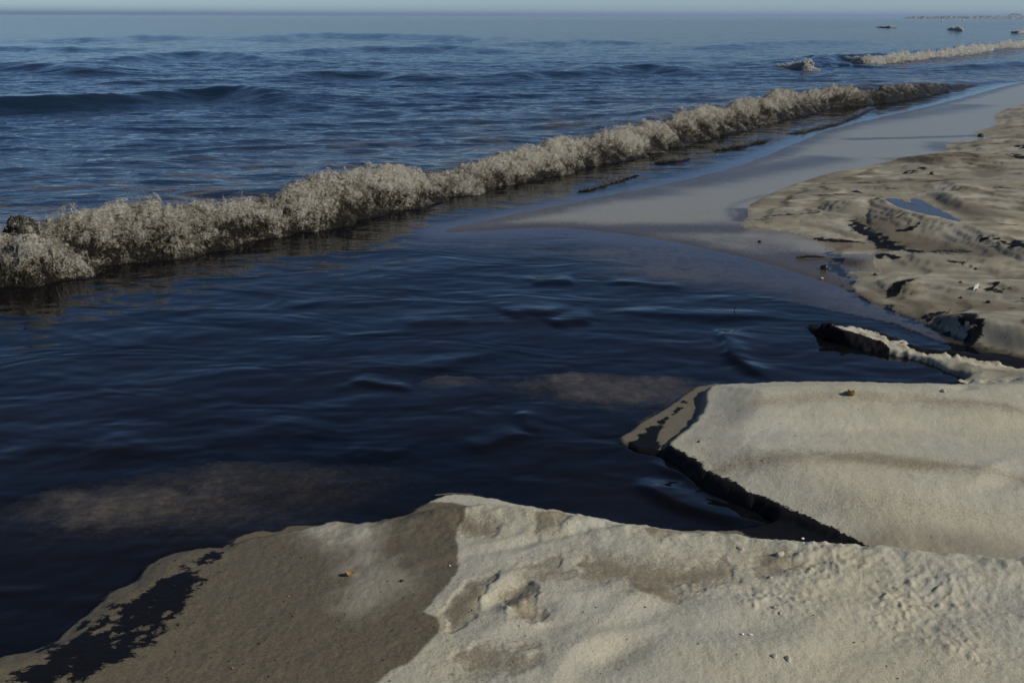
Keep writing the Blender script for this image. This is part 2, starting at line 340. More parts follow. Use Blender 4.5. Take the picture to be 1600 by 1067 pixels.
def paint(X, Y, z, k):
    wx, wy, n1, n2, n3 = k['wx'], k['wy'], k['n1'], k['n2'], k['n3']
    ox = X + 0.03 * n3 + 0.05 * n2; oy = Y + 0.03 * fbm(X, Y, 15, 3, 61) + 0.05 * fbm(X, Y, 4, 3, 62)
    wet = np.zeros_like(X); oil = np.zeros_like(X); stain = np.zeros_like(X); film = np.zeros_like(X)
    def area(pts, zl, soft, x=wx, y=wy):
        return sstep(-soft, soft, sd_poly(x, y, line(pts, zl, 1, True), max(0.5, soft * 2)))
    def streak(pts, zl, w, x=ox, y=oy, soft=0.5):
        d, s, f = dist_line(x, y, line(pts, zl, 2), w * 3 + 0.3)
        return sstep(w, w * (1 - soft), d + w * 0.5 * np.abs(2 * f - 1) ** 3)
    # everything under or near the water is wet
    wet = np.maximum(wet, sstep(0.012, 0.004, z))
    # damp apron of the near bank
    dm = sstep(-0.006, 0.006, sd_poly(k['jx'], k['jy'], P_damp, 0.4)) * (k['s_near'] > -0.3)
    pale = area([(440, 830), (620, 812), (640, 830), (600, 880), (640, 900), (660, 930), (600, 970), (530, 985), (545, 930), (530, 870)], 0.05, 0.07, ox, oy)
    pale2 = area([(455, 832), (600, 826), (600, 845), (560, 860), (480, 850)], 0.05, 0.03, ox, oy)
    wet = np.maximum(wet, dm * (0.92 - 0.42 * pale * sstep(-0.35, 0.3, n2 + 0.5 * n3) - 0.3 * pale2))
    # oil on the apron
    o1 = area([(-60, 1120), (110, 1000), (210, 930), (290, 880), (340, 850), (375, 838), (368, 870), (340, 905), (300, 940), (285, 985), (220, 1030), (140, 1067), (60, 1130)], 0.03, 0.06, ox, oy)
    oil = np.maximum(oil, sstep(0.05, 0.95, o1 * (0.62 + 0.75 * n2 + 0.55 * n3)))
    o1b = area([(-60, 1100), (220, 890), (350, 850), (372, 838), (330, 930), (200, 1067)], 0.03, 0.05, ox, oy)
    oil = np.maximum(oil, sstep(0.1, 0.95, o1b * (0.30 + 0.8 * n3 + 0.4 * n2)))
    # brown stains on the dry near bank
    for pts, zl, soft, amt in [
        ([(700, 812), (760, 815), (790, 835), (770, 852), (720, 850)], .09, .03, .75),
        ([(830, 825), (880, 805), (915, 812), (880, 845), (830, 858)], .1, .03, .7),
        ([(1000, 825), (1080, 835), (1050, 855), (1010, 850)], .12, .03, .8),
        ([(800, 880), (900, 855), (1020, 880), (1100, 880), (1180, 865), (1270, 888), (1200, 905), (1080, 940), (1000, 935), (920, 915), (830, 912)], .12, .05, .75),
        ([(1130, 885), (1200, 875), (1268, 888), (1190, 903), (1120, 905)], .12, .02, .8),
        ([(950, 905), (1040, 910), (1075, 940), (1010, 940)], .12, .025, .9),
        ([(690, 960), (760, 915), (800, 915), (760, 940), (735, 985), (700, 1005)], .08, .025, .9),
        ([(790, 930), (850, 920), (835, 960), (860, 975), (830, 990), (795, 960)], .1, .02, .8),
        ([(700, 1030), (800, 1010), (855, 1030), (840, 1067), (700, 1090)], .08, .03, .7)]:
        stain = np.maximum(stain, amt * area(pts, zl, soft * 2.0, ox, oy) * sstep(-0.8, 0.35, n2 + 0.7 * n3 + 0.25))
    # bands on the plateau
    for pts, w, amt in [([(1070, 735), (1150, 715), (1300, 714), (1450, 724), (1620, 748)], .13, .62), ([(1110, 640), (1200, 630), (1330, 622), (1450, 632), (1600, 655)], .12, .42),
                        ([(1400, 630), (1480, 634), (1540, 640), (1620, 655)], .08, .5), ([(1150, 770), (1300, 775), (1600, 800)], .12, .25)]:
        stain = np.maximum(stain, amt * streak(pts, .09, w, wx, wy, 0.9) * sstep(-1.3, 0.2, n2 + n3 * 0.6))
    inA = sstep(-0.02, 0.03, k['sA'])
    wet = np.maximum(wet, 0.55 * area([(1300, 830), (1400, 812), (1600, 845), (1800, 880), (1800, 1000), (1400, 880)], .06, .08) * inA * (0.8 + 0.4 * n2))
    # shelf, gully floor and cut edges around the plateau
    nearA = (1 - inA) * sstep(-0.55, -0.2, k['sA']) * (k['s_near'] > -0.02) * (k['far'] > -0.02) * (k['sB'] < -0.04)
    wet = np.maximum(wet, nearA * 0.85)
    rag = 0.5 + 0.5 * sstep(2.9, 3.5, Y)
    scarp = sstep(0.045, -0.005, k['sA'] + 0.03 * rag * n3 + 0.03 * rag * n2) * sstep(-0.22, -0.13, k['sA'] - 0.03 * n2)
    selA = area([(1020, 690), (1075, 680), (1150, 725), (1300, 785), (1400, 835), (1460, 880), (1300, 890), (1190, 840), (1080, 800), (970, 720)], .05, .05)
    oil = np.maximum(oil, scarp * selA)
    o2 = area([(1110, 598), (1085, 620), (1050, 650), (1030, 690), (1060, 725), (1100, 750), (1060, 740), (990, 700), (985, 690), (1000, 680), (1050, 640)], .02, .035, ox, oy)
    oil = np.maximum(oil, sstep(0.1, 0.85, o2 * (0.62 + 0.8 * n3 + 0.5 * n2)) * (1 - inA))
    o3 = area([(1220, 800), (1380, 855), (1360, 870), (1280, 850), (1180, 845)], .02, .04, ox, oy)
    oil = np.maximum(oil, sstep(0.1, 0.9, o3 * (0.55 + 0.9 * n3 + 0.5 * n2)) * (1 - inA))
    # bar: black front
    sB = k['sB']
    sbm = area([(1262, 505), (1290, 512), (1330, 518), (1385, 528), (1400, 545), (1345, 556), (1280, 535)], .05, .03)
    oil = np.maximum(oil, sbm * sstep(0.065, 0.03, sB + 0.02 * n3) * (k['s_near'] > -0.3))
    oil = np.maximum(oil, 0.9 * sstep(-0.005, -0.03, sB + 0.02 * n3) * (X > 1.4) * (X < 4.5) * (Y > 4.2) * (Y < 6) * (k['s_near'] > -0.02) * (k['sA'] < -0.02) * sstep(0.3, 0.0, n2 - 0.1))
    wet = np.maximum(wet, 0.6 * area([(1480, 560), (1560, 575), (1620, 570), (1620, 590), (1540, 590), (1480, 580)], .05, .05) * sstep(-0.3, 0.3, n2 + 0.2))
    stain = np.maximum(stain, 0.6 * sstep(-0.1, 0.02, sB) * sstep(0.0, 0.4, n3 + 0.3 * n2))
    # flats: a film of water over wet sand
    fl = sstep(-0.05, 0.05, k['s_flat']) * sstep(0.01, -0.01, k['s_beach']); fl2 = sstep(-0.75, 0.05, k['s_flat']) * sstep(0.01, -0.01, k['s_beach']) * (k['s_near'] < -0.03)
    wet = np.maximum(wet, fl)
    film = np.maximum(film, fl2)
    # upper beach: damp fringe, grey damp hollows, oil streaks
    sb = k['s_beach']
    inC = sstep(0, 0.02, sb)
    wet = np.maximum(wet, inC * (0.12 + 0.40 * sstep(-0.25, 0.35, n1 + 0.6 * n2)))
    wet = np.maximum(wet, inC * 0.30 * sstep(0.5, 0.0, sb))
    lay = k['lay']; terr = sstep(-0.15, 0.25, lay + 0.25 * n3)
    wet = np.maximum(wet, inC * (0.08 + 0.50 * terr)); stain = np.maximum(stain, inC * 0.7 * sstep(-0.1, 0.3, -lay + 0.3 * n2))
    wet = np.maximum(wet, inC * 0.65 * k['riser'] * sstep(-0.3, 0.2, n2 + 0.3)); oil = np.maximum(oil, inC * 0.28 * k['riser'] * sstep(-0.1, 0.35, n1 + 0.4 * n2))
    oil = np.maximum(oil, inC * 0.45 * sstep(0.15, 0.45, fbm(X * 0.3 + 5, Y + 0.25 * X, 5.0, 4, 27)) * sstep(0.1, 0.5, n1 + 0.3))
    for pts, w, amt in [([(1330, 330), (1380, 352), (1430, 372), (1500, 388), (1620, 408)], .35, .85), ([(1400, 470), (1480, 490), (1520, 505)], .25, .6),
                        ([(1500, 520), (1560, 528), (1640, 545)], .22, .9), ([(1470, 312), (1520, 330), (1600, 345)], .3, .8), ([(1530, 262), (1560, 258), (1530, 280)], .4, .8), ([(1420, 285), (1500, 278), (1520, 285)], .3, .7),
                        ([(1400, 262), (1450, 250), (1500, 246), (1600, 256)], .5, .6), ([(1380, 398), (1440, 410), (1560, 420)], .15, .6), ([(1430, 455), (1500, 450), (1600, 468)], .2, .6)]:
        wet = np.maximum(wet, inC * amt * streak(pts, .1, w, ox, oy, 0.8))
    for pts, w in [([(1215, 352), (1260, 358), (1330, 365), (1372, 370)], .05), ([(1240, 362), (1262, 372), (1290, 376)], .07), ([(1330, 335), (1345, 350), (1375, 365), (1400, 378), (1440, 388), (1490, 396)], .10),
                   ([(1350, 397), (1385, 388), (1410, 396)], .05), ([(1380, 446), (1405, 440), (1425, 433), (1440, 434)], .045), ([(1420, 486), (1450, 478), (1500, 472)], .03), ([(1440, 492), (1475, 484)], .03),
                   ([(1512, 478), (1522, 500), (1518, 526)], .06), ([(1500, 512), (1512, 506)], .05), ([(1530, 378), (1550, 384), (1600, 397), (1660, 412)], .09), ([(1400, 358), (1440, 357)], .05), ([(1470, 404), (1500, 408), (1530, 416)], .04),
                   ([(1528, 452), (1545, 446), (1562, 443)], .045), ([(1180, 330), (1240, 327), (1300, 330)], .04), ([(1330, 295), (1350, 302)], .05), ([(1400, 272), (1440, 262), (1450, 258)], .06),
                   ([(1430, 245), (1470, 240), (1490, 242)], .14), ([(1575, 250), (1600, 256)], .12), ([(1560, 532), (1600, 545), (1660, 560)], .10), ([(1585, 228), (1640, 232)], .3)]:
        oil = np.maximum(oil, inC * sstep(0.05, 0.95, streak(pts, .09, w * 1.7, ox, oy, 0.95) * (0.66 + 0.9 * n3 + 0.4 * n2)))
    tide = area([(1445, 495), (1480, 508), (1530, 524), (1600, 548), (1600, 556), (1500, 530), (1400, 492), (1340, 470), (1300, 420), (1280, 380), (1320, 392), (1345, 440)], .03, .12, ox, oy)
    oil = np.maximum(oil, 0.85 * sstep(0.40, 0.7, tide * (0.62 + 0.9 * n3 + 0.6 * n2)) * (1 - inC))
    # darker, oilier bands across the film
    lo = k['lay']
    dk = np.zeros_like(X)
    for pts, w, amt in [([(900, 318), (1000, 298), (1100, 280), (1220, 258), (1340, 244)], .55, .8), ([(1300, 218), (1400, 217), (1500, 215), (1560, 213)], .16, 1.0), ([(1330, 190), (1420, 180), (1540, 162)], .7, .75),
                   ([(1150, 325), (1168, 335), (1158, 350)], .14, .8), ([(1470, 222), (1466, 232), (1475, 240)], .3, .7), ([(760, 366), (900, 358), (1000, 357), (1120, 358), (1200, 362)], .35, .85),
                   ([(1230, 300), (1130, 322), (1160, 352)], .10, .5), ([(1225, 235), (1300, 203), (1440, 172)], .5, .5), ([(700, 355), (800, 338), (950, 306), (1060, 283), (1150, 262)], .28, .8)]:
        d_, s_, f_ = dist_line(wx, wy, line(pts, .01, 2), w * 2.2)
        dk = np.maximum(dk, amt * np.exp(-(np.minimum(d_, 50) / (w * 0.75)) ** 2) * sstep(0, 0.12, f_) * sstep(1, 0.88, f_))
    lowz = area([(1165, 358), (1250, 366), (1300, 392), (1370, 405), (1350, 430), (1350, 475), (1200, 470), (1000, 440), (850, 380), (960, 356)], 0.01, .35)
    dk = np.maximum(dk, (0.85 + 0.3 * n2) * sstep(0.55, 0.0, k['s_flat']) * (k['s_flat'] < 2))
    dk = np.maximum(dk, lowz * (0.62 + 0.5 * lo + 0.3 * n2))
    stain = np.where(fl2 > 0.02, np.clip(dk + 0.25 * lo, 0, 1), stain)
    hi = sstep(0.3, 0.7, k['up']) * sstep(1.0, 2.0, sb)
    wet = np.maximum(wet, hi * 0.25)
    return wet, oil, stain, film

# ------------------------------------------------------------------ mesh helper
def grid_mesh(name, X, Y, Z, keep=None, attrs=None, mat=None):
    """X, Y, Z are (rows, cols); keep is a (rows-1, cols-1) mask of faces"""
    nr, nc = X.shape
    I = np.arange(nr * nc).reshape(nr, nc)
    q = np.stack([I[:-1, :-1], I[:-1, 1:], I[1:, 1:], I[1:, :-1]], -1)
    if keep is not None:
        q = q[keep]
    q = q.reshape(-1, 4)
    used = np.unique(q)
    remap = np.zeros(nr * nc, np.int64); remap[used] = np.arange(len(used))
    q = remap[q]
    co = np.stack([X.ravel()[used], Y.ravel()[used], Z.ravel()[used]], 1)
    return raw_mesh(name, co, q, {a: v.ravel()[used] for a, v in (attrs or {}).items()}, mat)

def raw_mesh(name, co, faces, attrs=None, mat=None, smooth=True):
    faces = np.asarray(faces); k = faces.shape[1]
    me = bpy.data.meshes.new(name)
    me.vertices.add(len(co)); me.vertices.foreach_set('co', np.asarray(co, np.float32).ravel())
    me.loops.add(faces.size); me.loops.foreach_set('vertex_index', faces.astype(np.int32).ravel())
    me.polygons.add(len(faces)); me.polygons.foreach_set('loop_start', np.arange(0, faces.size, k, dtype=np.int32))
    me.polygons.foreach_set('use_smooth', np.full(len(faces), smooth, dtype=bool))
    me.update(calc_edges=True)
    for a, v in (attrs or {}).items():
        at_ = me.attributes.new(a, 'FLOAT', 'POINT'); at_.data.foreach_set('value', np.asarray(v, np.float32))
    ob = bpy.data.objects.new(name, me); scene.collection.objects.link(ob)
    if mat: me.materials.append(mat)
    return ob

def tag(o, label=None, cat=None, group=None, kind=None):
    if label: o['label'] = label
    if cat: o['category'] = cat
    if group: o['group'] = group
    if kind: o['kind'] = kind
    return o

# ------------------------------------------------------------------ materials
class NT:
    def __init__(self, name):
        self.m = bpy.data.materials.new(name); self.m.use_nodes = True
        self.t = self.m.node_tree; self.t.nodes.clear()
        self.out = self.t.nodes.new('ShaderNodeOutputMaterial')
    def n(self, typ, **kw):
        nd = self.t.nodes.new(typ)
        for k, v in kw.items(): setattr(nd, k, v)
        return nd
    def l(self, a, b): self.t.links.new(a, b)
    def put(self, sock, v):
        if isinstance(v, bpy.types.NodeSocket): self.l(v, sock)
        elif v is not None: sock.default_value = v
    def attr(self, name):
        a = self.n('ShaderNodeAttribute'); a.attribute_name = name; return a.outputs['Fac']
    def pos(self): return self.n('ShaderNodeNewGeometry').outputs['Position']
    def noise(self, scale, detail=3, rough=0.55, vec=None, dist=0.0):
        a = self.n('ShaderNodeTexNoise'); a.inputs['Scale'].default_value = scale; a.inputs['Detail'].default_value = detail
        a.inputs['Roughness'].default_value = rough; a.inputs['Distortion'].default_value = dist
        self.l(vec if vec is not None else self.pos(), a.inputs['Vector']); return a.outputs['Fac']
    def mapped(self, scale=(1, 1, 1), rot=0.0):
        m = self.n('ShaderNodeMapping'); m.inputs['Scale'].default_value = scale; m.inputs['Rotation'].default_value = (0, 0, rot)
        self.l(self.pos(), m.inputs['Vector']); return m.outputs[0]
    def math(self, op, a, b=None, c=None, clamp=False):
        m = self.n('ShaderNodeMath', operation=op, use_clamp=clamp)
        self.put(m.inputs[0], a); self.put(m.inputs[1], b)
        if c is not None: self.put(m.inputs[2], c)
        return m.outputs[0]
    def ramp(self, f, a, b, lo=0.0, hi=1.0):
        m = self.n('ShaderNodeMapRange', interpolation_type='SMOOTHSTEP')
        self.put(m.inputs['Value'], f); m.inputs['From Min'].default_value = a; m.inputs['From Max'].default_value = b
        m.inputs['To Min'].default_value = lo; m.inputs['To Max'].default_value = hi; return m.outputs[0]
    def mix(self, f, a, b):
        m = self.n('ShaderNodeMix', data_type='RGBA'); self.put(m.inputs[0], f)
        for s, v in ((m.inputs[6], a), (m.inputs[7], b)):
            self.put(s, v if isinstance(v, bpy.types.NodeSocket) else (*v, 1.0))
        return m.outputs[2]
    def bump(self, h, strength, dist, normal=None):
        b = self.n('ShaderNodeBump'); b.inputs['Strength'].default_value = strength; b.inputs['Distance'].default_value = dist
        self.l(h, b.inputs['Height'])
        if normal is not None: self.l(normal, b.inputs['Normal'])
        return b.outputs[0]

def sand_material():
    N = NT('sand')
    wet, oil, stain, film = (N.attr(a) for a in ('wet', 'oil', 'stain', 'film'))
    g_f = N.noise(420, 2, 0.7); g_m = N.noise(120, 3, 0.7); g_c = N.noise(9, 4, 0.6); g_l = N.noise(1.7, 3, 0.6)
    dry = N.mix(N.ramp(g_c, 0.35, 0.68), (0.49, 0.445, 0.335), (0.42, 0.395, 0.315))
    dry = N.mix(N.ramp(g_l, 0.35, 0.7), dry, (0.49, 0.435, 0.30))
    dry = N.mix(N.math('MULTIPLY', N.ramp(N.math('MULTIPLY_ADD', g_m, 0.35, N.math('MULTIPLY', g_f, 0.65)), 0.50, 0.66), 0.5), dry, (0.17, 0.14, 0.09))
    dry = N.mix(N.math('MULTIPLY', N.ramp(g_f, 0.44, 0.28), 0.4), dry, (0.66, 0.62, 0.52))
    st = N.mix(N.ramp(g_m, 0.35, 0.65), (0.115, 0.083, 0.045), (0.20, 0.155, 0.09))
    base = N.mix(N.math('MULTIPLY', N.ramp(N.math('MULTIPLY_ADD', N.math('SUBTRACT', g_m, 0.5), 1.4, stain), 0.0, 1.0), 0.9), dry, st)
    damp = N.mix(N.ramp(g_m, 0.4, 0.62), (0.086, 0.064, 0.036), (0.132, 0.103, 0.062))
    damp = N.mix(N.ramp(g_f, 0.60, 0.75), damp, (0.03, 0.025, 0.018))
    base = N.mix(wet, base, damp)
    grain = N.noise(75, 3, 0.8)
    fsand = N.mix(N.ramp(grain, 0.3, 0.7), (0.17, 0.152, 0.105), (0.34, 0.305, 0.22))
    fd = N.ramp(N.math('MULTIPLY_ADD', N.math('SUBTRACT', grain, 0.5), 1.9, stain), 0.15, 0.85)
    fsand = N.mix(fd, fsand, N.mix(N.ramp(g_f, 0.4, 0.65), (0.038, 0.027, 0.018), (0.115, 0.085, 0.055)))
    base = N.mix(film, base, fsand)
    of = N.math('ADD', oil, N.math('ADD', N.math('MULTIPLY', N.math('SUBTRACT', g_m, 0.5), 0.6), N.math('MULTIPLY', N.math('SUBTRACT', N.noise(1.0, 5, 0.78, N.mapped((26, 48, 26), 0.5), 0.8), 0.42), 1.8)))
    of = N.ramp(of, 0.44, 0.56)
    base = N.mix(of, base, (0.0055, 0.005, 0.0055))
    p = N.n('ShaderNodeBsdfPrincipled')
    N.put(p.inputs['Base Color'], base)
    rg = N.math('MULTIPLY_ADD', wet, -0.32, 0.95)
    rg = N.math('MULTIPLY_ADD', of, -0.05, rg)
    N.put(p.inputs['Roughness'], rg)
    N.put(p.inputs['Specular IOR Level'], N.math('MULTIPLY_ADD', of, -0.04, 0.18))
    h = N.math('ADD', N.math('MULTIPLY', g_f, 0.6), g_m)
    b = N.n('ShaderNodeBump'); b.inputs['Distance'].default_value = 0.0035
    N.put(b.inputs['Strength'], N.math('MULTIPLY_ADD', N.math('MAXIMUM', film, N.math('MULTIPLY', wet, 0.6)), -0.55, 0.8)); N.l(h, b.inputs['Height'])
    N.l(b.outputs[0], p.inputs['Normal'])
    N.put(p.inputs['Coat Weight'], N.math('MULTIPLY', film, N.ramp(grain, 0.3, 0.62, 0.25, 0.8)))
    p.inputs['Coat Roughness'].default_value = 0.19; p.inputs['Coat IOR'].default_value = 1.33
    N.l(N.bump(N.noise(60, 3, 0.7), 0.10, 0.003), p.inputs['Coat Normal'])
    N.l(p.outputs[0], N.out.inputs[0])
    return N.m

def water_material(name, body_a, body_b, rough, bumps, use_alpha, murk=None):
    """clear surface over a dark body; the body hides the sand according to the depth of the water there"""
    N = NT(name)
    nrm = None
    for (sx, sy, rot, detail, strength, dist) in bumps:
        h = N.noise(1.0, detail, 0.62, N.mapped((sx, sy, 1), rot), 0.6)
        nrm = N.bump(h, strength, dist, nrm)
        if use_alpha: N.put(nrm.node.inputs['Strength'], N.ramp(N.attr('opacity'), 0.05, 0.75, 0.03, strength))
    dif = N.n('ShaderNodeBsdfDiffuse')
    col = N.mix(N.ramp(N.noise(0.9, 4, 0.6), 0.35, 0.65), body_a, body_b)
    if murk:
        mk = N.attr('murk')
        w = N.ramp(N.noise(1.0, 5, 0.7, N.mapped((1.2, 4.5, 1), 0.25), 0.8), 0.44, 0.66)
        col = N.mix(N.math('MULTIPLY', mk, w), col, murk)
    N.put(dif.inputs['Color'], col)
    body = dif.outputs[0]
    if use_alpha:
        tr = N.n('ShaderNodeBsdfTransparent')
        a = N.attr('opacity')
        a = N.math('ADD', a, N.math('MULTIPLY', N.math('SUBTRACT', N.noise(1.0, 5, 0.8, N.mapped((16, 38, 1), 0.2)), 0.5), N.math('MULTIPLY', N.math('MULTIPLY', N.math('SUBTRACT', 1.0, a), a), 6.0)), clamp=True)
        ms = N.n('ShaderNodeMixShader'); N.put(ms.inputs[0], a); N.l(tr.outputs[0], ms.inputs[1]); N.l(body, ms.inputs[2]); body = ms.outputs[0]
    gl = N.n('ShaderNodeBsdfGlossy'); gl.inputs['Roughness'].default_value = rough
    fr = N.n('ShaderNodeFresnel'); fr.inputs['IOR'].default_value = 1.33
    if nrm is not None:
        N.l(nrm, gl.inputs['Normal']); N.l(nrm, fr.inputs['Normal'])
    mx = N.n('ShaderNodeMixShader'); N.put(mx.inputs[0], N.math('MULTIPLY', fr.outputs[0], N.math('SUBTRACT', 1.0, N.n('ShaderNodeNewGeometry').outputs['Backfacing']))); N.l(body, mx.inputs[1]); N.l(gl.outputs[0], mx.inputs[2])
    N.l(mx.outputs[0], N.out.inputs[0])
    return N.m

def foam_material(name, light, mid, dark, scale=1.0, skin=False):
    N = NT(name)
    air = N.attr('air')
    n1 = N.noise(7 * scale, 4, 0.65); n2 = N.noise(38 * scale, 4, 0.7); n3 = N.noise(150 * scale, 2, 0.7)
    v = N.n('ShaderNodeTexVoronoi', feature='DISTANCE_TO_EDGE'); v.inputs['Scale'].default_value = 48 * scale
    wv = N.n('ShaderNodeVectorMath', operation='ADD'); N.l(N.pos(), wv.inputs[0])
    nz = N.n('ShaderNodeTexNoise'); nz.inputs['Scale'].default_value = 25 * scale; N.l(N.pos(), nz.inputs['Vector'])
    sc = N.n('ShaderNodeVectorMath', operation='SCALE'); sc.inputs['Scale'].default_value = 0.05 / scale; N.l(nz.outputs['Color'], sc.inputs[0]); N.l(sc.outputs[0], wv.inputs[1])
    N.l(wv.outputs[0], v.inputs['Vector'])
    lace = N.ramp(v.outputs['Distance'], 0.10, 0.02)
    f = N.math('ADD', N.math('MULTIPLY', n1, 0.9), N.math('MULTIPLY', n2, 0.9))
    f = N.math('ADD', f, N.math('MULTIPLY', N.math('SUBTRACT', air, 0.5), 1.0))
    f = N.math('ADD', f, N.math('MULTIPLY', lace, 0.22))
    c = N.mix(N.ramp(f, 0.70, 1.0), dark, mid)
    c = N.mix(N.ramp(f, 0.98, 1.38), c, light)
    c = N.mix(N.math('MULTIPLY', N.math('MULTIPLY', N.ramp(n3, 0.54, 0.66), 0.8), N.ramp(air, 0.1, 0.7)), c, (0.86, 0.84, 0.79) if scale >= 1.0 else light)  # white froth flecks, their colour whitened to stand for sun glints
    p = N.n('ShaderNodeBsdfPrincipled'); N.put(p.inputs['Base Color'], c)
    p.inputs['Roughness'].default_value = 0.32; p.inputs['IOR'].default_value = 1.33
    h = N.math('ADD', N.math('ADD', n2, N.math('MULTIPLY', n3, 0.5)), N.math('MULTIPLY', lace, 0.5))
    N.l(N.bump(h, 1.0, 0.02 / scale), p.inputs['Normal'])
    sh = p.outputs[0]
    if skin:
        cov = N.attr('cover')
        m = N.noise(42 * scale, 5, 0.70, dist=0.7)
        th = N.math('MULTIPLY_ADD', cov, -0.42, 0.72)
        solid = N.ramp(N.math('SUBTRACT', m, th), -0.015, 0.015)
        web = N.math('MULTIPLY', N.ramp(v.outputs['Distance'], 0.055, 0.035), N.ramp(N.math('SUBTRACT', n1, N.math('MULTIPLY_ADD', cov, -0.6, 0.72)), -0.02, 0.02))
        al = N.math('MAXIMUM', solid, web)
        tr = N.n('ShaderNodeBsdfTransparent'); mx = N.n('ShaderNodeMixShader')
        tl = N.n('ShaderNodeBsdfTranslucent'); N.put(tl.inputs['Color'], c)
        m2 = N.n('ShaderNodeMixShader'); m2.inputs[0].default_value = 0.42; N.l(sh, m2.inputs[1]); N.l(tl.outputs[0], m2.inputs[2])
        N.put(mx.inputs[0], al); N.l(tr.outputs[0], mx.inputs[1]); N.l(m2.outputs[0], mx.inputs[2]); sh = mx.outputs[0]
    N.l(sh, N.out.inputs[0])
    return N.m

def simple_material(name, a, b, scale=60, rough=0.6, bump=0.4, dist=0.002, spec=0.4):
    N = NT(name)
    n = N.noise(scale, 3, 0.6)
    p = N.n('ShaderNodeBsdfPrincipled'); N.put(p.inputs['Base Color'], N.mix(N.ramp(n, 0.35, 0.65), a, b))
    p.inputs['Roughness'].default_value = rough; p.inputs['Specular IOR Level'].default_value = spec
    N.l(N.bump(n, bump, dist), p.inputs['Normal'])
    N.l(p.outputs[0], N.out.inputs[0]); return N.m

M_SAND = sand_material()
M_SEA = water_material('sea_water', (0.006, 0.015, 0.027), (0.010, 0.021, 0.034), 0.06,
                       [(0.9, 2.2, 0.12, 4, 0.26, 0.15), (4, 10, 0.2, 4, 0.24, 0.03), (18, 40, 0.1, 2, 0.16, 0.006)], False, murk=(0.19, 0.13, 0.065))
M_STREAM = water_material('dark_runoff_water', (0.0030, 0.0040, 0.0060), (0.0065, 0.0052, 0.0052), 0.05,
                          [(1.7, 3.2, 0.25, 2, 0.28, 0.05), (26, 40, 0.35, 3, 0.08, 0.003)], True)
M_PUDDLE = water_material('puddle_water', (0.045, 0.045, 0.042), (0.06, 0.058, 0.05), 0.08, [(8, 12, 0.3, 2, 0.05, 0.004)], False)
M_FOAM = foam_material('brown_foam', (0.58, 0.52, 0.40), (0.15, 0.118, 0.068), (0.012, 0.010, 0.005))
M_SKIN = foam_material('brown_froth_skin', (0.76, 0.70, 0.575), (0.32, 0.262, 0.165), (0.04, 0.031, 0.015), 1.0, True)
M_SKINW = foam_material('pale_froth_skin', (0.82, 0.79, 0.72), (0.55, 0.5, 0.42), (0.12, 0.1, 0.08), 0.4, True)
M_FOAMW = foam_material('pale_foam', (0.90, 0.88, 0.83), (0.68, 0.65, 0.58), (0.24, 0.22, 0.18), 0.5)

# ------------------------------------------------------------------ sand
def polar(rows, ncore, half, nside, outer):
    core = np.linspace(-half, half, ncore)
    t = np.linspace(0, 1, nside + 1)[1:] ** 1.6
    side = half + (outer - half) * t
    th = np.radians(np.concatenate([-side[::-1], core, side]))
    return rows[:, None] * np.sin(th)[None], rows[:, None] * np.cos(th)[None]

def rows_from_pixels(y0, y1, step, rmax_step=None):
    ys = np.arange(y0, y1, -step)
    dep = PITCH + np.arctan((ys - 533.5) / FPX)
    return CAM_H / np.tan(dep)

r0 = rows_from_pixels(1290, 92, 1.65); r_s = [r0[0]]
for a in r0[1:]:
    while a - r_s[-1] > 0.045 and r_s[-1] < 13: r_s.append(r_s[-1] + 0.036)
    if a > r_s[-1] + 0.004: r_s.append(a)
r_s = np.array(r_s)
r_s = np.concatenate([[0.25, 0.6, 0.9, 1.15], r_s[r_s > 1.2], [45, 55, 70, 95, 140, 220, 400]])
GX, GY = polar(r_s, 740, 34, 28, 120)
gx_, gy_ = GX.ravel(), GY.ravel()
order = tile_order(*GX.shape); gx_, gy_ = gx_[order], gy_[order]
near_shore = sd_poly(gx_, gy_, P_sea, 1.0) < 0.7
zz = np.full(len(gx_), -1.0); wet, oil, stain, film = (np.zeros(len(gx_)) for _ in range(4))
z_, kk = terrain(gx_[near_shore], gy_[near_shore])
zz[near_shore] = z_; PX_, PY_ = gx_[near_shore], gy_[near_shore]
for dst, v in zip((wet, oil, stain, film), paint(gx_[near_shore], gy_[near_shore], z_, kk)): dst[near_shore] = v
def untile(v, order):
    o_ = np.empty_like(v); o_[order] = v; return o_
crust = (sstep(0.28, 0.5, stain[near_shore]) * (kk['s_near'] > 0.03) * (kk['far'] < 0)); zz[near_shore] -= 0.006 * crust
zz, wet, oil, stain, film = (untile(v, order) for v in (zz, wet, oil, stain, film))
GZ = zz.reshape(GX.shape)
vis = GZ > -0.16
keep = vis[:-1, :-1] | vis[1:, :-1] | vis[:-1, 1:] | vis[1:, 1:]
sand = grid_mesh('sand_beach', GX, GY, GZ, keep, dict(wet=wet, oil=oil, stain=stain, film=film), M_SAND)
tag(sand, 'pale sand beach with damp apron, cut banks and black oil stains', kind='structure')

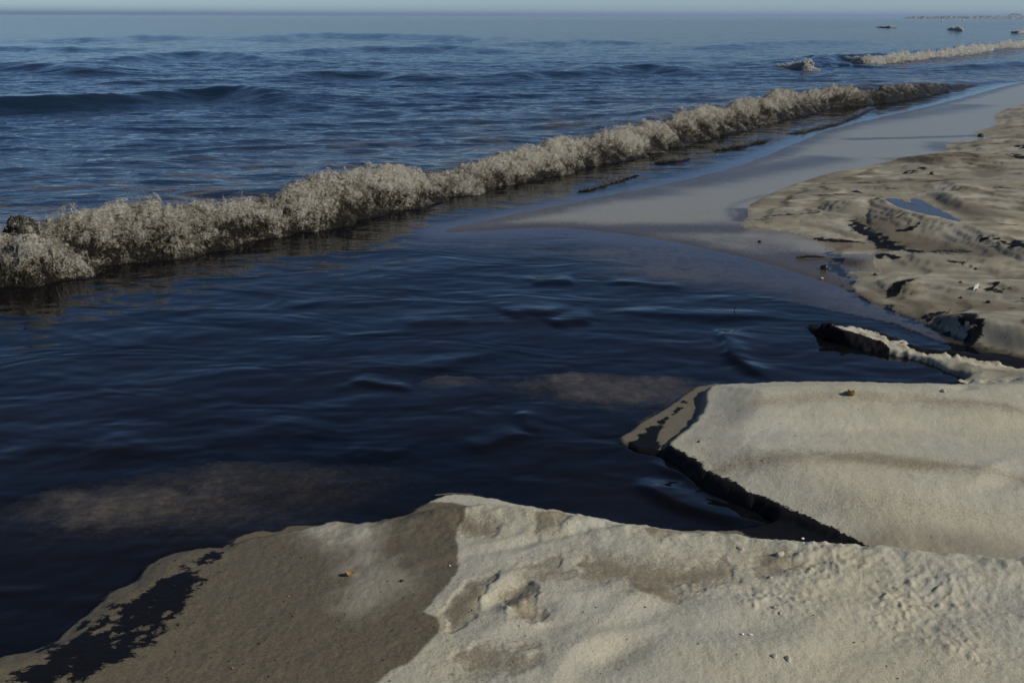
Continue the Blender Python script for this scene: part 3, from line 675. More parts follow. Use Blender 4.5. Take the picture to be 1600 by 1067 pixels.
# ------------------------------------------------------------------ water
WAVES = [  # crest in photo pixels, height, front width, back width
    ([(-300, 170), (-60, 158), (0, 154), (60, 154), (130, 151), (200, 146), (260, 140), (330, 137), (390, 138), (450, 146), (520, 158)], 0.25, 0.45, 1.6),
    ([(-200, 108), (-60, 101), (0, 98), (60, 101), (130, 104), (200, 108)], 0.26, 0.9, 2.0),
    ([(130, 97), (180, 91), (240, 83), (330, 82), (400, 88), (450, 93)], 0.26, 0.9, 2.0),
    ([(420, 124), (470, 116), (530, 115), (600, 113), (650, 118), (700, 124)], 0.15, 0.6, 1.5),
    ([(400, 58), (450, 54), (520, 52), (600, 53), (700, 56), (790, 60)], 0.36, 2.0, 5.0),
    ([(460, 82), (510, 76), (560, 73), (640, 75), (710, 72), (760, 78)], 0.24, 1.2, 3.0),
    ([(760, 122), (800, 116), (850, 110), (900, 113), (960, 104), (1010, 102), (1060, 106), (1120, 110)], 0.22, 0.6, 1.5),
    ([(1120, 108), (1180, 100), (1212, 97), (1230, 90), (1245, 85), (1262, 92), (1276, 90), (1292, 84), (1340, 86), (1420, 82), (1500, 75), (1600, 65), (1800, 50)], 0.34, 0.7, 1.6),
    ([(1080, 74), (1150, 70), (1200, 66), (1270, 62), (1310, 66)], 0.22, 1.5, 3.0),
    ([(1290, 48), (1340, 43), (1385, 39), (1410, 42), (1440, 46)], 0.14, 2.0, 4.0),
    ([(1440, 50), (1470, 46), (1490, 43), (1530, 46), (1570, 48)], 0.12, 2.0, 4.0),
    ([(1540, 44), (1580, 40), (1620, 37), (1700, 36)], 0.14, 2.0, 4.0),
    ([(820, 68), (900, 62), (980, 66)], 0.2, 1.5, 3.0), ([(100, 62), (200, 56), (300, 58)], 0.25, 2, 4), ([(0, 75), (60, 72), (140, 76)], 0.2, 1.5, 3.0),
    ([(160, 130), (260, 124), (340, 128)], 0.10, 0.6, 1.2), ([(640, 150), (720, 146), (800, 150)], 0.07, 0.5, 1.0), ([(1480, 105), (1540, 100), (1600, 98), (1700, 92)], 0.16, 0.5, 1.2),
    ([(560, 278), (520, 282), (480, 288)], 0.10, 0.2, 0.5), ([(930, 205), (1000, 188), (1080, 170), (1150, 158)], 0.10, 0.3, 0.8),
    ([(1180, 152), (1250, 141), (1340, 134), (1430, 130), (1520, 124), (1620, 116)], 0.16, 0.3, 0.8)]
RIPPLES = [  # in the run-off: crest line, height, front, back
    ([(1120, 505), (1132, 520), (1140, 545), (1165, 570), (1215, 588)], 0.030, 0.03, 0.10), ([(990, 740), (1030, 768), (1090, 792), (1150, 806), (1200, 806)], 0.030, 0.03, 0.12),
    ([(1010, 715), (1080, 745), (1150, 780), (1195, 795)], 0.018, 0.03, 0.06), ([(540, 590), (570, 594), (600, 600), (650, 604)], 0.020, 0.03, 0.08), ([(735, 702), (760, 690), (790, 680), (830, 674)], 0.020, 0.035, 0.10),
    ([(820, 640), (815, 655), (830, 675)], 0.014, 0.03, 0.06), ([(830, 440), (860, 436), (900, 438)], 0.022, 0.06, 0.15), ([(940, 440), (990, 437), (1030, 442), (1080, 446)], 0.022, 0.05, 0.15), ([(790, 490), (830, 482), (870, 490)], 0.028, 0.07, 0.16),
    ([(860, 505), (900, 497), (930, 498)], 0.024, 0.06, 0.15), ([(940, 490), (970, 484), (1050, 488), (1120, 492), (1200, 490), (1240, 494)], 0.020, 0.05, 0.12), ([(540, 560), (640, 580), (760, 550), (820, 543)], 0.014, 0.08, 0.2),
    ([(0, 700), (80, 690), (160, 700), (240, 690)], 0.014, 0.06, 0.2), ([(300, 690), (420, 672), (500, 690)], 0.012, 0.06, 0.2), ([(540, 715), (590, 706), (620, 716)], 0.012, 0.05, 0.12), ([(620, 505), (700, 500), (740, 505)], 0.012, 0.06, 0.15), ([(430, 480), (520, 470), (600, 474)], 0.012, 0.06, 0.15)]

def crest_field(X, Y, items, gain=1.0):
    h = np.zeros_like(X); rag_ = fbm(X, Y * 0.5, 0.55, 3, 91)
    for pts, amp, wf, wb in items:
        P = line(pts, amp * 0.8, 2)
        d, s, f = dist_line(X, Y, P, 4 * wb)
        sgn = 1.0 if P[-1, 0] > P[0, 0] else -1.0
        dd = d * s * sgn
        w = np.where(dd > 0, wb, wf)
        h += gain * amp * np.exp(-(np.abs(dd) / w) ** 1.7) * sstep(-0.02, 0.25, f) * sstep(1.02, 0.75, f) * (1 + 0.35 * rag_)
    return h

def water_level(X, Y):
    """surface of sea and run-off; returns height and how far seaward of the shore wave's toe (+) a point lies"""
    sea_d = sd_poly(X, Y, P_sea, 9.0)
    r = np.hypot(X, Y)
    c, sn = math.cos(0.22), math.sin(0.22)
    u = X * c + Y * sn; v = -X * sn + Y * c
    far = sstep(150, 40, r)
    swell = 0.050 * fbm(u * 0.35, v, 0.45, 3, 71) + 0.034 * fbm(u * 0.4, v, 1.3, 3, 72) + 0.016 * fbm(u * 0.45, v, 3.4, 3, 73)
    chop = 0.05 * (0.5 - billow(u * 0.4, v, 0.8, 2, 74)) + 0.03 * (0.5 - billow(u * 0.45, v, 2.2, 2, 75))
    seam = sstep(0.1, 1.6, sea_d)
    wx = X + 0.25 * fbm(X, Y, 0.5, 2, 76); wy = Y + 0.25 * fbm(X, Y, 0.5, 2, 77)
    z_sea = (swell + chop) * far * (0.35 + 0.65 * seam) + crest_field(wx, wy, WAVES, 0.85) * (0.3 + 0.7 * seam)
    rip = 0.009 * fbm(u * 0.62, v, 1.8, 3, 81) + 0.004 * (0.4 - billow(u * 0.5, v, 4, 2, 82)) * sstep(-0.2, 0.4, gnoise(u * 0.7, v * 0.9, 86)) + 0.0012 * fbm(u * 0.6, v, 14, 2, 83)
    jx = X + 0.02 * fbm(X, Y, 7, 3, 84); jy = Y + 0.02 * fbm(X, Y, 7, 3, 85)
    z_st = rip + crest_field(jx, jy, RIPPLES, 0.6)
    w = sstep(-0.3, 0.3, sea_d)
    return z_st * (1 - w) + (z_sea + 0.0) * w, sea_d

r_w = rows_from_pixels(1290, 100, 1.7)
r_w = r_w[r_w > 1.2]
fine_rows = [r_w[0]]
for a in r_w[1:]:
    while a - fine_rows[-1] > 0.11 and fine_rows[-1] < 42: fine_rows.append(fine_rows[-1] + 0.10)
    if a - fine_rows[-1] > 0.004 and fine_rows[-1] < 42: fine_rows.append(a)
rr = fine_rows[-1]; g = 0.12
while rr < 12000:
    g *= 1.03; rr += g; fine_rows.append(rr)
r_w = np.array([0.25, 0.7, 1.1] + fine_rows)
WX, WY = polar(r_w, 560, 34, 26, 120)
order = tile_order(*WX.shape); vx_, vy_ = WX.ravel()[order], WY.ravel()[order]
wz, sea_d = water_level(vx_, vy_)
tz = np.full(wz.shape, -1.0); m_ = sea_d < 0.7
tz[m_] = terrain(vx_[m_], vy_[m_], False)[0]
wz = np.where(sea_d < 0, wz * (0.15 + 0.85 * sstep(0.0, 0.06, -tz)), wz)
wz, tz, sea_d = (untile(v, order) for v in (wz, tz, sea_d))
depth = wz - tz
# thin tongues lie on the sand
opac = np.clip(1.04 - np.exp(-np.clip(depth, 0, 1) * 48), 0, 1)
murk = sstep(6, 0.5, sea_d) * sstep(-0.2, 0.4, sea_d)
rW = np.hypot(WX.ravel(), WY.ravel())
shape = WX.shape
SD = sea_d.reshape(shape); DP = depth.reshape(shape); WZ = wz.reshape(shape)
okv = (DP > -0.02) | (SD > 0.2)
okf = okv[:-1, :-1] | okv[1:, :-1] | okv[:-1, 1:] | okv[1:, 1:]
isS = (SD[:-1, :-1] + SD[1:, :-1] + SD[:-1, 1:] + SD[1:, 1:]) > 0.6
dry_far = ((tz > 0.02) & (sea_d < 0)).reshape(shape)
sea = grid_mesh('sea', WX, WY, WZ, okf & isS, dict(murk=murk), M_SEA)
tag(sea, 'dark blue sea with low swells reaching the horizon', kind='structure')
stream = grid_mesh('stream_water', WX, WY, WZ, okf & ~isS, dict(opacity=opac), M_STREAM)
tag(stream, 'black polluted run-off flowing across the beach into the sea', kind='structure')

pc = P_pud.mean(0)
def disc(name, P, z, mat):
    cx, cy = P.mean(0); n = len(P)
    co = [(cx, cy, z)] + [(cx + (x - cx) * 1.12, cy + (y - cy) * 1.12, z) for x, y in P]
    ccw = np.sum(P[:, 0] * np.roll(P[:, 1], -1) - np.roll(P[:, 0], -1) * P[:, 1]) > 0
    f = [(0, 1 + i, 1 + (i + 1) % n) if ccw else (0, 1 + (i + 1) % n, 1 + i) for i in range(n)]
    return raw_mesh(name, np.array(co), np.array(f), None, mat)
tag(disc('puddle', P_pud, PUD_Z - 0.004, M_PUDDLE), 'still dark pool behind a sand ridge on the upper beach', kind='structure')

# ------------------------------------------------------------------ breaking waves
def tri_soup_octa(C, S):
    """octahedra at C (n,3) of radius S (n,3)"""
    base = np.array([(1, 0, 0), (-1, 0, 0), (0, 1, 0), (0, -1, 0), (0, 0, 1), (0, 0, -1)], float)
    fc = np.array([(0, 2, 4), (2, 1, 4), (1, 3, 4), (3, 0, 4), (2, 0, 5), (1, 2, 5), (3, 1, 5), (0, 3, 5)])
    n = len(C)
    co = (C[:, None] + base[None] * S[:, None]).reshape(-1, 3)
    f = (fc[None] + 6 * np.arange(n)[:, None, None]).reshape(-1, 3)
    return co, f

def tubes(paths, rad):
    """paths (n,k,3), radius (n,k): three-sided strands"""
    n, k, _ = paths.shape
    t = np.gradient(paths, axis=1); t /= np.linalg.norm(t, axis=2, keepdims=True) + 1e-9
    up = np.zeros_like(t); up[..., 0] = 0.37; up[..., 1] = 0.71; up[..., 2] = 0.6
    a = np.cross(t, up); a /= np.linalg.norm(a, axis=2, keepdims=True) + 1e-9
    b = np.cross(t, a)
    ring = [paths + rad[..., None] * (a * math.cos(q) + b * math.sin(q)) for q in (0, 2.0944, 4.18879)]
    co = np.stack(ring, 2).reshape(-1, 3)
    I = np.arange(n * k * 3).reshape(n, k, 3)
    f = [np.stack([I[:, :-1, j], I[:, :-1, (j + 1) % 3], I[:, 1:, (j + 1) % 3], I[:, 1:, j]], -1).reshape(-1, 4) for j in range(3)]
    return co, np.concatenate(f)

def foam_roll(name, prof, mats, ns, nt, depth_k, rough_k, seed, ndrop, nstrand, dropsize, label, cat, group=None, z0=0.0, backset=0.3, airadd=((-1e4, 0), (1e4, 0)), shells=((0.008, 0.54), (0.018, 0.37), (0.034, 0.20)), shell_step=2, scmin=0.03):
    """a broken wave: a rough roller of aerated water, torn skins of froth standing off it, strands and drops"""
    pr = np.array(prof, float)
    q = np.linspace(0, 1, 400)
    x = np.interp(q, np.linspace(0, 1, len(pr)), pr[:, 0])
    yt = np.interp(x, pr[:, 0], pr[:, 1]); yb = np.interp(x, pr[:, 0], pr[:, 2])
    tx, ty = at(x, yb, z0)
    dr = np.hypot(tx, ty)
    d = ray(x, yt); hz = np.hypot(d[:, 0], d[:, 1])
    H = CAM_H + d[:, 2] * (dr + backset) / hz - z0
    L = np.concatenate([[0], np.cumsum(np.hypot(np.diff(tx), np.diff(ty)))])
    s01 = np.linspace(0, 1, ns)
    xs = pr[0, 0] + (pr[-1, 0] - pr[0, 0]) * s01
    P = np.stack([np.interp(xs, x, tx), np.interp(xs, x, ty)], 1)
    Ls = np.interp(xs, x, L); Hs = np.interp(xs, x, H)
    k = max(3, ns // 60)
    sm = lambda v: np.convolve(np.pad(v, (k, k), 'edge'), np.ones(2 * k + 1) / (2 * k + 1), 'valid')
    P = np.stack([sm(P[:, 0]), sm(P[:, 1])], 1); Hs = np.maximum(sm(Hs), 0.01)
    T = np.gradient(P, axis=0); T /= np.linalg.norm(T, axis=1, keepdims=True)
    NS = np.stack([-T[:, 1], T[:, 0]], 1)          # to the sea
    a = np.linspace(0.0, 1, nt)
    S, A = np.meshgrid(Ls, a, indexing='ij')
    sc_ = np.clip(Hs / 0.34, scmin, 1.3)[:, None] * rough_k
    Hg = Hs[:, None] * (0.84 + 0.20 * gnoise(S * 0.8 / rough_k, S * 0 + seed, seed) + 0.13 * gnoise(S * 2.4 / rough_k, S * 0 + 5, seed)); Dg = (depth_k * Hs)[:, None]
    CR = 0.66
    tf = np.clip(A / CR, 0, 1); tb = np.clip((A - CR) / (1 - CR), 0, 1)
    front = Dg * (0.30 * gnoise(S * 1.3 / rough_k, S * 0 + 9, seed) + 0.16 * gnoise(S * 4.5 / rough_k, S * 0 + 19, seed))
    U = np.where(A < CR, Dg * 0.72 * tf + front * (1 - tf) ** 1.5, Dg * (0.72 + 0.5 * tb))
    Z = np.where(A < CR, Hg * (0.55 * np.sin(tf * np.pi / 2) + 0.45 * sstep(0, 1, tf) ** 1.1), Hg * (1 - 0.92 * sstep(0, 1, tb) ** 0.8))
    end = sstep(0, 0.03, s01)[:, None] * sstep(1, 0.95, s01)[:, None]
    Z = Z * end - 0.02 * (1 - tf) * sc_ - 0.05 * tb
    B = np.stack([P[:, 0][:, None] + NS[:, 0][:, None] * U, P[:, 1][:, None] + NS[:, 1][:, None] * U, z0 + Z], -1)
    def normals(V):
        n_ = np.cross(np.gradient(V, axis=0), np.gradient(V, axis=1)); n_ /= np.linalg.norm(n_, axis=2, keepdims=True) + 1e-9
        return n_ * np.sign(n_[..., 2:3].mean() or 1)
    nrm = normals(B)
    q1, q2, q3 = (B[..., m] / rough_k for m in range(3))
    w1 = 0.10 * gnoise3(q1 * 5, q2 * 5, q3 * 5, seed + 11); w2 = 0.10 * gnoise3(q1 * 5 + 9, q2 * 5, q3 * 5, seed + 12)
    q1 = q1 + w1; q2 = q2 + w2; q3 = q3 + w1 - w2
    nz = lambda f, sd: gnoise3(q1 * f, q2 * f, q3 * f, seed + sd)
    b0 = nz(1.7, 1); b1 = np.abs(nz(4.2, 2)); b2 = np.abs(nz(9.5, 3)); b3 = np.abs(nz(21, 4)); b4 = nz(46, 5); b5 = nz(90, 6)
    gate = sstep(-0.35, 0.4, nz(2.3, 7))
    disp = sc_ * (0.08 * b0 + 0.05 * (b1 - 0.2) + 0.035 * (b2 - 0.2) + 0.035 * (b3 - 0.2) + 0.010 * b4 + 0.008 * b5)
    fade = (0.15 + 0.85 * sstep(0, 0.25, A)) * (1 - 0.75 * tb) * end
    V = B + nrm * (disp * fade)[..., None]
    ax_ = np.array(airadd, float); px_air = np.interp(xs, ax_[:, 0], ax_[:, 1])[:, None]
    air = -0.08 + 0.66 * sstep(0.06, 0.50, A + 0.18 * b0) + 0.25 * (b1 - 0.2) + 0.45 * (b2 - 0.2) + 0.7 * (b3 - 0.2) + 0.20 * b4 + 0.16 * gate - 0.06 - 0.8 * sstep(0.25, 0.8, tb) + 0.28 * b0 + px_air
    air = np.clip(air, 0, 1)
    ob = grid_mesh(name, V[..., 0], V[..., 1], V[..., 2], None, dict(air=np.clip(air * 0.7 - 0.02, 0, 1)), mats[0])
    tag(ob, label, cat, group)
    rng = np.random.default_rng(seed)
    for m, (off, cover) in enumerate(shells):
        st = shell_step
        sl = (slice(None, None, st), slice(1, int(nt * 0.86), 1 if st == 1 else 2))
        o2 = gnoise3(q1[sl] * 7 + 5 * m, q2[sl] * 7, q3[sl] * 7, seed + 30 + m); o3 = np.abs(gnoise3(q1[sl] * 17, q2[sl] * 17 + 3 * m, q3[sl] * 17, seed + 40 + m))
        lift = sc_[sl[0]] * off * (1 + 1.1 * o2 + 1.2 * (o3 - 0.2)) * (0.25 + 0.75 * sstep(0.02, 0.3, A[sl])) * (1 - 0.6 * tb[sl])
        W = V[sl] + nrm[sl] * lift[..., None]
        W[..., 2] += lift * 0.25
        cv = np.clip(cover + 0.5 * (air[sl] - 0.55) + 0.30 * o2 * 0.5, 0, 1) * sstep(0, 0.08, A[sl]) * sstep(0.75, 0.3, tb[sl])
        o = grid_mesh('froth_skin', W[..., 0], W[..., 1], W[..., 2], None, dict(air=np.clip(air[sl] * 0.6 + 0.35, 0, 1), cover=cv), mats[1])
        o.parent = ob; o['kind'] = 'stuff'
    def pick(n, amin, amax, pw):
        i = rng.integers(2, ns - 2, n); av = amin + (amax - amin) * rng.random(n) ** pw
        return i, np.clip((av * (nt - 1)).astype(int), 1, nt - 2)
    if nstrand:
        i, j = pick(nstrand * 4, 0.15, 0.76, 0.6)
        sel = np.nonzero(rng.random(nstrand * 4) < (0.05 + 0.95 * gate[i, j] ** 2) * np.clip(air[i, j], 0.05, 1))[0][:nstrand]; i, j = i[sel], j[sel]; nstrand = len(sel)
        n0 = nrm[i, j] + np.array([0, 0, 0.4]); tdir = rng.normal(size=(nstrand, 3)); tdir /= np.linalg.norm(tdir, axis=1, keepdims=True)
        ln = rng.gamma(1.5, 0.020, nstrand)[:, None] * rough_k
        t = np.linspace(0, 1, 6)[None]
        lift = np.sin(np.pi * t) * ln * rng.uniform(0.1, 0.9, (nstrand, 1))
        side = np.cross(n0, tdir)
        path = V[i, j][:, None] + tdir[:, None] * (ln * t)[..., None] * 1.5 + n0[:, None] * lift[..., None] + side[:, None] * (ln * 0.4 * np.sin(t * rng.uniform(2, 8, (nstrand, 1))))[..., None]
        rad = dropsize * 0.5 * rng.uniform(0.4, 1.1, (nstrand, 1)) * (0.35 + 0.65 * np.sin(np.pi * t))
        co, f = tubes(path, rad)
        o = raw_mesh('foam_strands', co, f, dict(air=np.full(len(co), 0.85)), mats[0]); o.parent = ob; o['kind'] = 'stuff'
    if ndrop:
        i, j = pick(ndrop, 0.05, 0.80, 0.7)
        C = V[i, j] + nrm[i, j] * (rng.exponential(0.018, ndrop) * rough_k)[:, None] * np.clip(sc_[i], 0.2, 1) + rng.normal(0, 0.008 * rough_k, (ndrop, 3))
        hi = rng.random(ndrop) < 0.05
        C[hi, 2] += rng.exponential(0.04, hi.sum()) * rough_k
        C[:, 2] = np.maximum(C[:, 2], z0 + 0.004)
        Sz = dropsize * rng.uniform(0.25, 1.0, (ndrop, 1)) ** 1.5 * rng.uniform(0.7, 1.5, (ndrop, 3))
        co, f = tri_soup_octa(C, Sz)
        o = raw_mesh('spray_drops', co, f, dict(air=np.repeat(np.clip(air[i, j] * rng.uniform(0.5, 1.5, ndrop) + 0.1, 0, 1), 6)), mats[0]); o.parent = ob; o['kind'] = 'stuff'
    return ob

foam_roll('shore_breaker', SHORE_WAVE, (M_FOAM, M_SKIN), 1400, 96, 2.1, 1.0, 100, 36000, 900, 0.0030,
          'long brown foaming wave breaking along the shore from left edge to far right', 'wave', backset=0.42,
          airadd=((-300, -.15), (60, -.1), (200, 0.05), (430, 0.05), (540, -.1), (580, -.15), (640, 0.1), (1000, 0.12), (1180, 0.05), (1280, -.02), (1340, -.25), (1420, -.5), (1560, -.7)))
foam_roll('breaking_wave', [(1204, 104, 107), (1218, 99, 108.5), (1236, 95.5, 110.3), (1248, 91, 111.6), (1256, 92, 112), (1266, 100, 112), (1282, 108.5, 111.5)], (M_FOAMW, M_SKINW), 150, 44, 1.6, 1.0, 131, 1500, 300, 0.02,
          'small white triangle of foam breaking alone on the second wave line', 'wave', backset=0.8, airadd=((0, .38), (2000, .38)), scmin=0.85)
foam_roll('breaking_wave', [(1276, 86.5, 87), (1286, 86, 90), (1300, 87.5, 95.5), (1320, 88.5, 99), (1345, 87, 101), (1380, 86, 100.5), (1420, 83, 98), (1460, 79, 94), (1490, 76, 91), (1530, 70, 86), (1570, 67, 80), (1600, 64, 77), (1700, 54, 66)], (M_FOAMW, M_SKINW), 420, 50, 1.5, 1.1, 151, 4500, 900, 0.02,
          'long white foam crest of the second wave line at far right', 'wave', backset=0.8, airadd=((0, .38), (2000, .38)), scmin=0.85)
foam_roll('breaking_wave', [(1368, 42.6, 43.4), (1380, 41.2, 44), (1390, 41.2, 44.2), (1404, 43.4, 44.2)], (M_FOAM, M_SKIN), 60, 24, 1.2, 2.0, 161, 200, 0, 0.05,
          'tiny dark brown breaking crest far out near the horizon', 'wave', z0=0.0, backset=1.5, scmin=0.8)
foam_roll('breaking_wave', [(1478, 46, 47.4), (1486, 43.2, 48.2), (1494, 43.2, 48.8), (1504, 47.5, 49)], (M_FOAMW, M_SKINW), 60, 24, 1.2, 2.0, 171, 200, 0, 0.05,
          'tiny pale whitecap far out below the end of the breakwater', 'wave', z0=0.0, backset=1.5, scmin=0.8, airadd=((0, .5), (2000, .5)))
foam_roll('breaking_wave', [(1578, 50, 52), (1590, 48, 52.6), (1605, 47.5, 52.2), (1640, 46.5, 50.5)], (M_FOAMW, M_SKINW), 60, 24, 1.2, 2.0, 181, 200, 0, 0.05,
          'tiny whitecap cut by the right edge of the photo', 'wave', z0=0.0, backset=1.5, scmin=0.8, airadd=((0, .5), (2000, .5)))

# ------------------------------------------------------------------ dark scum thrown up by the backwash
M_SCUM = foam_material('black_scum', (0.16, 0.14, 0.10), (0.045, 0.036, 0.024), (0.006, 0.005, 0.005), 1.2)
for prof, lab in [([(1022, 253, 255), (1040, 249.5, 256), (1062, 247, 254), (1084, 245, 249)], 'black scum ridge nearest the middle of the shore wave'),
                  ([(1115, 233, 235), (1140, 228.5, 234), (1170, 222.5, 229), (1200, 216.5, 222), (1208, 215, 217)], 'long black scum ridge on the backwash below the wave'),
                  ([(1230, 209, 210), (1262, 203, 207), (1310, 191, 196), (1345, 177, 183), (1362, 168, 174), (1372, 166, 168)], 'farthest black scum ridge beside the sandy shoal'),
                  ([(905, 298, 300), (930, 291, 296), (965, 280, 285), (1000, 271, 274)], 'faint dark scum ridge closest to the foam toe')]:
    foam_roll('scum_ridge', prof, (M_SCUM, M_SCUM), 160, 30, 3.2, 0.5, 200 + int(prof[0][0]), 900, 200, 0.006, lab, 'scum', 'scum ridges on the backwash', backset=0.08, shells=(), scmin=0.5)

# ------------------------------------------------------------------ far breakwater
M_ROCK = simple_material('breakwater_rock', (0.22, 0.23, 0.24), (0.34, 0.34, 0.33), 0.4, 0.9, 1.0, 0.4)
def breakwater():
    root = bpy.data.objects.new('breakwater', None); scene.collection.objects.link(root)
    D = 1500.0
    px0, px1 = 1411, 1900
    rng = np.random.default_rng(5)
    C = []; S = []
    for _ in range(2600):
        px = px0 + (px1 - px0) * rng.random(); t = (px - px0) / (px1 - px0)
        h = (3.0 + 3.2 * t) * min(1, (px - px0) / 14)
        d = ray(px, 27); k = (D + rng.normal(0, 5)) / d[1]
        zz_ = rng.random() * h
        C.append((d[0] * k, d[1] * k, zz_ - 0.2)); S.append(rng.uniform(0.5, 1.2, 3) * (1.1 - 0.3 * zz_ / 6))
    C = np.array(C); S = np.array(S)
    root.location = (C[:, 0].mean(), C[:, 1].mean(), 0)
    co, f = tri_soup_octa(C - np.array(root.location), S)
    o = raw_mesh('rock_mound', co, f, None, M_ROCK, False); o.parent = root; o['kind'] = 'stuff'
    d = ray(1650, 27); k = D / d[1]
    core = []
    for px in np.linspace(px0 + 1, px1, 60):
        d = ray(px, 27); k = D / d[1]; t = (px - px0) / (px1 - px0); h = (3.3 + 3.3 * t) * min(1, (px - px0) / 14)
        for (oy, oz) in ((-8, -0.5), (-3, h), (3, h), (8, -0.5)):
            core.append((d[0] * k, d[1] * k + oy, oz))
    co = np.array(core) - np.array(root.location); I = np.arange(240).reshape(60, 4)
    f = np.concatenate([np.stack([I[:-1, j], I[:-1, j + 1], I[1:, j + 1], I[1:, j]], -1) for j in range(3)])
    o = raw_mesh('core', co, f, None, M_ROCK, False); o.parent = root
    d = ray(1585, 27); k = D / d[1]
    x0, y0 = d[0] * k - root.location.x, d[1] * k - root.location.y
    pts = []; fs = []
    for (cx, w, hh) in ((0, 5, 7.2), (7, 4, 6.2), (-6, 3, 5.6)):
        b = len(pts)
        for (dx, dz) in ((-w, 3), (w, 3), (w * .8, hh - .6), (w * .3, hh), (-w * .3, hh), (-w * .8, hh - .6)):
            pts += [(x0 + cx + dx, y0 - 2, dz), (x0 + cx + dx, y0 + 3, dz)]
        for q in range(6):
            p0, p1 = b + 2 * q, b + 2 * ((q + 1) % 6); fs.append((p0, p1, p1 + 1, p0 + 1))
        fs.append((b, b + 2, b + 4, b + 10)); fs.append((b + 4, b + 6, b + 8, b + 10))
    o = raw_mesh('stacked_blocks', np.array(pts), np.array(fs), None, M_ROCK, False); o.parent = root
    tag(root, 'low grey rock breakwater on the horizon at far right', 'breakwater')
breakwater()

# ------------------------------------------------------------------ small things
M_BUOY = simple_material('white_float', (0.8, 0.8, 0.78), (0.7, 0.7, 0.68), 3, 0.4, 0.1)
def lathe(prof, n=12):
    co = []; f = []
    for (r, z) in prof:
        for i in range(n):
            a = 2 * math.pi * i / n; co.append((r * math.cos(a), r * math.sin(a), z))
    for k in range(len(prof) - 1):
        for i in range(n): f.append((k * n + i, k * n + (i + 1) % n, (k + 1) * n + (i + 1) % n, (k + 1) * n + i))
    return np.array(co), np.array(f)
for px, py, lab in [(1472, 33, 'largest and leftmost white float on the far water'), (1505, 32, 'middle white float on the far water'), (1583, 30, 'rightmost white float just below the breakwater')]:
    x, y = at(px, py, 0.3)
    s = math.hypot(x, y) / FPX * 1.1
    co, f = lathe([(0.001, -s), (s * .7, -s * .8), (s, -s * .2), (s * .95, s * .2), (s * .6, s * .7), (s * .2, s * .9), (s * .18, s * 1.4), (0.001, s * 1.5)])
    o = raw_mesh('float', co, f, None, M_BUOY); o.location = (x, y, 0.3); tag(o, lab, 'float', 'white floats')

def pebble_mesh(name, s, seed, flat=0.65, mat=None):
    rng = np.random.default_rng(seed)
    nu, nv = 14, 9
    co = []; ph = rng.random(6) * 6
    for j in range(nv):
        b = math.pi * j / (nv - 1)
        for i in range(nu):
            a = 2 * math.pi * i / nu
            k = 1 + 0.13 * math.sin(2 * a + ph[0]) * math.sin(b) + 0.10 * math.sin(3 * a + 2 * b + ph[1]) + 0.08 * math.sin(5 * b + a + ph[2])
            co.append((s * k * math.sin(b) * math.cos(a), s * 0.75 * k * math.sin(b) * math.sin(a), s * flat * k * math.cos(b)))
    f = [(j * nu + i, j * nu + (i + 1) % nu, (j + 1) * nu + (i + 1) % nu, (j + 1) * nu + i) for j in range(nv - 1) for i in range(nu)]
    return raw_mesh(name, np.array(co), np.array(f), None, mat)

M_PB = simple_material('black_pebble', (0.010, 0.009, 0.008), (0.02, 0.018, 0.015), 90, 0.4, 0.5)
M_PT = simple_material('tan_pebble', (0.30, 0.18, 0.08), (0.42, 0.28, 0.14), 70, 0.6, 0.5)
M_PBR = simple_material('brown_pebble', (0.09, 0.055, 0.028), (0.15, 0.10, 0.05), 70, 0.7, 0.5)
M_WHITE = simple_material('shell', (0.75, 0.73, 0.68), (0.62, 0.58, 0.5), 200, 0.4, 0.3)
M_LEAF = simple_material('dry_leaf', (0.30, 0.19, 0.05), (0.16, 0.09, 0.025), 90, 0.6, 0.6)
M_TWIG = simple_material('twig_bark', (0.025, 0.018, 0.012), (0.06, 0.045, 0.03), 80, 0.8, 0.6)
M_CLOD = simple_material('sand_clod', (0.40, 0.36, 0.27), (0.47, 0.43, 0.33), 300, 0.95, 1.0, 0.003, 0.15)

QUEUE = []
def put(o, px, py, sink=0.3, size=0.02, rz=0.0, tilt=(0, 0)):
    QUEUE.append((o, px, py, sink * size)); o.rotation_euler = (tilt[0], tilt[1], rz)

PEB = [
    (628, 908, 0.009, M_PB, 'small black pebble on the damp sand apron', 'pebble'), (1288, 421, 0.036, M_PB, 'upright black stone lump standing in the shiny wet flat', 'stone'),
    (1284, 436, 0.018, M_PT, 'orange tan pebble just below the black stone on the wet flat', 'pebble'), (1561, 381, 0.022, M_PT, 'orange brown pebble beside a black oil streak at right', 'pebble'),
    (1502, 442, 0.022, M_PT, 'tan pebble on the lower sand ridge of the upper beach', 'pebble'), (1368, 430, 0.022, M_PBR, 'brown pebble near the tip of the upper beach', 'pebble'),
    (1456, 273, 0.05, M_PBR, 'lone brown stone on smooth sand above the pool', 'stone'), (1424, 460, 0.012, M_PB, 'dark speck of a pebble on the pale beach tongue', 'pebble'),
    (1092, 690, 0.008, M_PB, 'tiny dark pebble near the left tip of the sand plateau', 'pebble'), (1544, 473, 0.022, M_PB, 'black stone on the sand slope near right edge', 'stone'), (1474, 612, 0.016, M_CLOD, 'sand lump with a dark hole at the back of the plateau', 'sand_clod'),
    (1502, 466, 0.018, M_PBR, 'brown pebble above the forked oil streak', 'pebble'), (1532, 214, 0.07, M_PB, 'dark stone at the far end of the shiny film', 'stone'), (1187, 379, 0.025, M_PB, 'dark pebble alone in the middle of the wet flat', 'pebble')]
